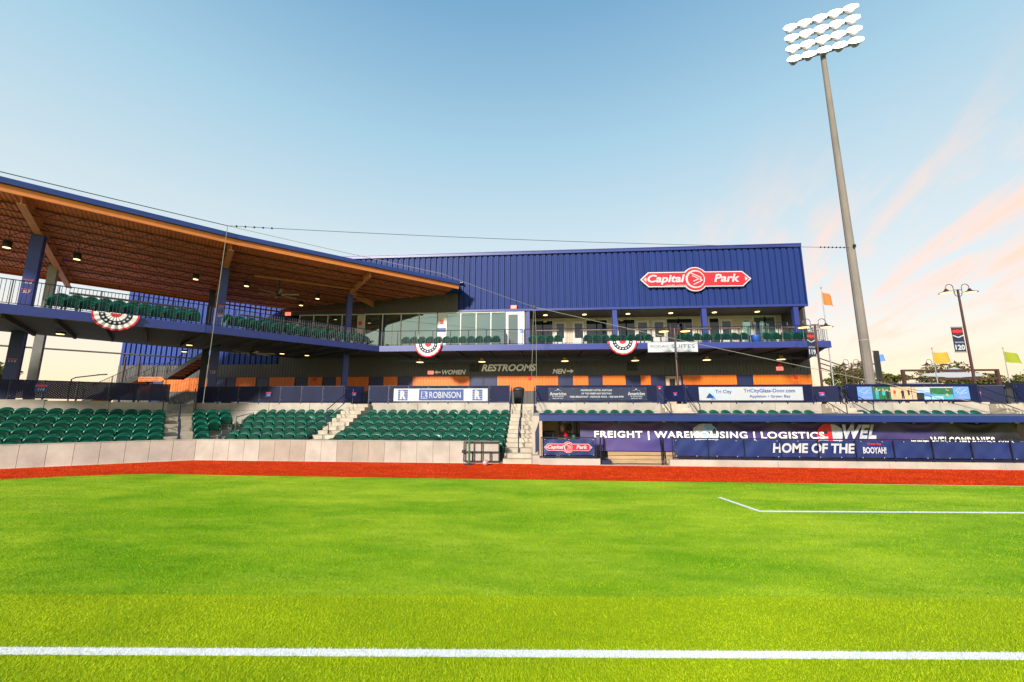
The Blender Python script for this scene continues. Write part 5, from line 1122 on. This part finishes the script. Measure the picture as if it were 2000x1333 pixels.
# ================================================================== lamp posts
def lamp_post(x, y, z0, h, label, ban=None, s=1.0, lit=True, mat='bronze_post', grp='twin lamp posts'):
    l = thing('lamp_post', label, 'lamp post', (x, y, z0), 0, grp); T_ = z0 + h
    B().tube([(x, y, z0), (x, y, z0 + .5)], .12 * s, 10).build('base', mat, l); B().tube([(x, y, z0 + .5), (x, y, T_)], .068 * s, 10, .05 * s).build('pole', mat, l)
    B().bar((x - .22 * s, y, T_ - .02), (x + .22 * s, y, T_ - .02), .03 * s).build('crossbar', mat, l)
    for d in (-1, 1):
        pts = [(x + d * .04 * s, y, T_ - .42 * s), (x + d * .17 * s, y, T_ - .34 * s), (x + d * .22 * s, y, T_ - .1 * s)] + [(x + d * (.42 - .20 * math.cos(t_)) * s, y, T_ + (.12 + .20 * math.sin(t_)) * s) for t_ in [math.pi * k / 8 for k in range(9)]] + [(x + d * .62 * s, y, T_ + .02 * s)]
        B().tube(pts, .018 * s, 6).build('arm', mat, l)
        hd = B().lathe([(.05 * s, .05 * s), (.08 * s, -.02 * s), (.12 * s, -.08 * s), (.33 * s, -.17 * s), (.34 * s, -.19 * s), (.31 * s, -.18 * s)], 16, (x + d * .62 * s, y, T_)).build('lamp_shade', mat, l, True)
        B().lathe([(.26 * s, -.20 * s), (.28 * s, -.182 * s)], 14, (x + d * .62 * s, y, T_)).build('lamp_glow', 'lamp_head_warm' if lit else 'cream_wall', hd)
    if ban:
        zb, num, yaw = ban; Mb = fr(x, y, 0, R(yaw))
        for zz_ in (zb, zb + 1.42): B(Mb).bar((-.04, 0, zz_), (-.74, 0, zz_), .025).build('banner_arm', mat, l)
        pn = B(Mb).box(-.72, -.14, -.008, .008, zb + .03, zb + 1.39).build('pole_banner', 'print_navy', l)
        B(Mb).box(-.718, -.142, -.012, -.0085, zb + .95, zb + 1.37).build('dark_top', 'bronze_post', pn); B(Mb).plate([(-.43 + .066 * a, zb + 1.18 + c_ * .11) for a, c_ in lozenge(1)], -.018, -.012).build('banner_emblem', 'print_red', pn)
        B(Mb).plate([(-.71, zb + .92), (-.43, zb + .80), (-.15, zb + .92), (-.15, zb + .98), (-.43, zb + .86), (-.71, zb + .98)], -.018, -.012).build('chevron', 'print_white', pn)
        text('SECTION', pn, 'print_white', Mb @ fr(-.43, -.012, zb + .55), .46, .08, 0, .02, .004); text(num, pn, 'print_white', Mb @ fr(-.43, -.012, zb + .27), .50, .30, 0, .04, .004)
lamp_post(7.9, 23.5, CZ, 4.42, 'lit twin-headed lamp post standing in front of the white suites sign', (5.0, '118', 75))
lamp_post(15.8, 23.5, CZ, 4.55, 'lit twin-headed lamp post with the 119 banner at the building corner', (5.05, '119', 20))
lamp_post(23.78, 23.5, CZ, 6.45, 'tall brown twin-headed lamp post with the 120 banner against the sky', (5.25, '120', 0))
lamp_post(44.7, 60, 2.34, 5.9, 'distant twin lamp post left of the floodlight pole', None, 1.7, False); lamp_post(55.9, 60, 2.34, 5.8, 'distant twin lamp post behind the gold flag', None, 1.7, False)
st_ = thing('street_light', 'far thin street light seen under the upper deck at left', 'street light', (-52, 40, 2.34)); B().tube([(-52, 40, 2.34), (-52, 40, 5.1), (-51.5, 40, 5.3), (-48.5, 40, 5.6)], .07, 6).build('pole', 'black_metal', st_); B().bar((-48.9, 40, 5.58), (-47.9, 40, 5.62), .25, .12).build('lamp_head', 'black_metal', st_)
# ================================================================== floodlight pole
px_, py_ = 19.53, 25.0
fp = thing('floodlight_pole', 'tall tapering concrete floodlight pole rising beside the building', 'floodlight', (px_, py_, CZ))
B().lathe([(.26, 0), (.25, 3), (.225, 9), (.19, 16), (.155, 22), (.135, 25.3)], 12, (px_, py_, CZ)).build('shaft', 'pole_concrete', fp)
for zz_ in (6.2, 9.6, 12.5, 15.5, 19): r_ = .255 - (zz_ - CZ) * .0050; B().lathe([(r_ + .012, 0), (r_ + .012, .035)], 12, (px_, py_, zz_)).build('joint_band', 'concrete_grey', fp)
B().box(px_ - .06, px_ + .06, py_ - .36, py_ - .28, 12.0, 12.2).build('bracket', 'black_metal', fp)
hx = -.35; M = fr(px_, py_, 0, R(-20))
for r_ in range(4):
    zq = 26.1 + r_ * .85; B(M).bar((-1.9, -.1, zq), (1.9, -.1, zq), .12).build('crossarm', 'grey_steel', fp)
    for k in range(5):
        c_ = M @ Vector((-1.7 + .85 * k, -.35, zq)); h = B(Matrix.Translation(c_) @ Matrix.Rotation(R(-20), 4, 'Z') @ Matrix.Rotation(R(62), 4, 'X')); h.lathe([(.10, -.38), (.16, -.34), (.36, -.08), (.41, .0), (.41, .02)], 14); h = h.build('floodlight', 'grey_steel', fp, True)
        h2 = B(Matrix.Translation(c_) @ Matrix.Rotation(R(-20), 4, 'Z') @ Matrix.Rotation(R(62), 4, 'X')); h2.lathe([(.412, .021), (.39, .06), (.01, .09)], 14); h2.build('lens', 'flood_lens', h)
# ================================================================== flags
def flag(label, x, y, z0, zt, w_, h, mat, drop, s=1):
    f = thing('flag_pole', label, 'flag', (x, y, z0)); B().tube([(x, y, z0), (x, y, zt)], .06 * s, 8, .03 * s).build('pole', 'grey_steel', f); B().lathe([(.01, -.1 * s), (.09 * s, 0), (.01, .1 * s)], 8, (x, y, zt + .1 * s)).build('finial', 'brass', f, True)
    nx, nz = 14, 8; vs = []; fs = []
    for sd_ in (0, 1):
        for j in range(nz + 1):
            for i in range(nx + 1):
                u = i / nx; v = j / nz
                vs.append((x + .04 + w_ * u, y + .13 * w_ * math.sin(u * 6 + v * 1.2) * u + sd_ * .006, zt - .3 * s - h * (1 - v) * (1 - .12 * u) - drop * u * u - .06 * h * math.sin(u * 5)))
    o = (nx + 1) * (nz + 1)
    for j in range(nz):
        for i in range(nx): a = j * (nx + 1) + i; fs += [(a, a + 1, a + nx + 2, a + nx + 1), (o + a, o + a + nx + 1, o + a + nx + 2, o + a + 1)]
    B().add(vs, fs).build('cloth', mat, f, True)
flag('orange flag on a pole behind the balcony corner', 25.15, 36, 2.34, 12.6, .75, 1.15, 'flag_orange', .45)
flag('gold flag on a pole left of the tall brown lamp post', 41.9, 45, 2.34, 8.2, 1.6, 1.25, 'flag_gold', .15)
flag('lime green flag on a pole at the far right', 65.2, 60, 2.34, 10.1, 2.0, 1.5, 'flag_lime', .7, 1.2)
flag('small blue flag partly hidden behind the dark slim sign board', 39.9, 50, 2.34, 8.6, 1.2, .9, 'flag_blue', .1)
sb = thing('pylon_sign', 'slim dark upright board on a post right of the floodlight pole', 'sign', (39.6, 49, 2.34)); B().bar((39.75, 49, 2.34), (39.75, 49, 5.2), .12).build('post', 'bronze_post', sb); B().bbox(39.2, 39.75, 48.95, 49.1, 5.1, 8.6, .02).build('board', 'black_metal', sb)
# entrance sign frame
ef = thing('entrance_frame', 'dark steel frame carrying a white shaped sign beyond the fence', 'gate', (48, 50, 2.34))
for x in (42.9, 53.2): B().bar((x, 50, 2.34), (x, 50, 6.4), .28).build('post', 'bronze_post', ef)
for zz_ in (6.32, 5.35): B().bar((42.8, 50, zz_), (53.3, 50, zz_), .25, .22).build('beam', 'bronze_post', ef)
B().plate([(45.0, 5.75), (45.9, 5.62), (47.6, 5.55), (48.3, 5.25), (48.9, 5.2), (49.5, 5.52), (51.6, 5.62), (51.9, 5.8), (51.4, 5.98), (50.2, 6.05), (49.6, 6.45), (48.8, 6.7), (48.0, 6.45), (47.2, 6.05), (45.6, 5.98)], 50.15, 50.25).build('sign_board', 'print_grey', ef)  # white board coloured grey, its backlit shade put into the colour
sr = thing('ramp_railing', 'triple sloping rails of a ramp behind the 119 lamp post', 'railing', (28, 40, 2.34))
for i in range(3): B().tube([(25.5, 38, 6.6 - .45 * i), (34.5, 38, 3.2 - .3 * i)], .05, 6).build('rail', 'bronze_post', sr)
for k in range(5): B().tube([(25.5 + 2.2 * k, 38, 2.34), (25.5 + 2.2 * k, 38, 6.6 - .83 * k)], .05, 6).build('post', 'bronze_post', sr)
bx = thing('storage_shed', 'low dark flat-roofed shed beyond the fence at the right edge', 'building', (62, 52, 2.34)); B().box(58, 72, 50, 56, 2.34, 4.7).build('wall', 'grey_clad', bx); B().box(57.6, 72.4, 49.7, 56.3, 4.7, 5.0).build('roof', 'black_metal', bx)
bx = thing('storage_shed', 'pale low building seen below the entrance frame', 'building', (46, 62, 2.34)); B().box(52.5, 57, 62, 68, 2.34, 5.2).build('wall', 'cream_wall', bx); B().box(52.2, 57.3, 61.7, 68.3, 5.2, 5.45).build('roof', 'grey_steel', bx)
# ================================================================== trees
def tree(x, y, z0, h, r, label, seed, n=1500, ls=.28):
    g_ = np.random.default_rng(seed); t_ = thing('tree', label, 'tree', (x, y, z0), 0, 'trees beyond the ground'); b = B(); th = h * .45
    b.tube([(x, y, z0), (x + .1, y, z0 + th * .6), (x, y, z0 + th), (x + .15, y, z0 + h * .8)], .05 * h * .5, 7, .03)
    cs = []
    for k in range(11):
        a = k * 2.4 + g_.random(); el_ = g_.uniform(.0, .95); rr = r * g_.uniform(.45, .85); zc_ = z0 + th * .8 + (h - th * .8) * el_ * .85; q = (1 - .55 * abs(el_ - .35)); c_ = (x + rr * math.cos(a) * q, y + rr * math.sin(a) * q, zc_)
        b.tube([(x, y, z0 + th * (.55 + .4 * el_)), ((x + c_[0]) / 2, (y + c_[1]) / 2, (z0 + th + zc_) / 2), c_], .03 * h * .3, 5, .02); cs.append((c_, r * g_.uniform(.28, .48)))
    b.build('trunk', 'bark', t_)
    m = n // len(cs); vs = []; tn = []
    for c_, cr_ in cs:
        d = g_.normal(size=(m, 3)); d /= np.linalg.norm(d, axis=1)[:, None]; p = np.array(c_) + d * (cr_ * g_.random((m, 1)) ** .45) * np.array([1.15, 1.15, .8])
        a1 = g_.normal(size=(m, 3)); a1 /= np.linalg.norm(a1, axis=1)[:, None]; a2 = np.cross(a1, g_.normal(size=(m, 3))); a2 /= np.linalg.norm(a2, axis=1)[:, None]; s_ = ls * g_.uniform(.6, 1.3, (m, 1))
        vs.append(np.stack([p - a1 * s_, p - a2 * s_ * .45, p + a1 * s_, p + a2 * s_ * .45], 1)); tn.append(np.repeat(g_.random(m), 4))
    vs = np.concatenate(vs).reshape(-1, 3); k = len(vs) // 4; me = bpy.data.meshes.new('crown'); inv = np.array([x, y, z0]); me.from_pydata((vs - inv).tolist(), [], [(4 * i, 4 * i + 1, 4 * i + 2, 4 * i + 3) for i in range(k)])
    at = me.attributes.new('tone', 'FLOAT', 'POINT'); at.data.foreach_set('value', np.concatenate(tn).astype(np.float32)); me.materials.append(MATS['leaf']); put('crown', me, t_)
for i, (x, y, h, r_, lab) in enumerate(((53, 70, 7.3, 4.0, 'loose tree behind the ramp rails at the building corner'), (58.8, 70, 5.4, 2.0, 'small slim tree right of the floodlight pole'), (56.5, 72, 3.4, 3.2, 'low bush right of the floodlight pole base'), (64.5, 68, 6.6, 4.2, 'round tree behind the gold flag'), (71, 70, 5.0, 3.6, 'bushy tree under the entrance frame right half'), (77, 68, 5.0, 4.2, 'bushy tree below the lime green flag'), (83, 66, 5.6, 4.2, 'bushy tree cut by the right picture edge'), (47.5, 66, 4.4, 2.6, 'low tree beside the 119 lamp post'), (-62.5, 40, 5.2, 3.0, 'dark tree at the left picture edge under the deck'))):
    tree(x, y, 2.34, h, r_, lab, 100 + i, 1500, .3)
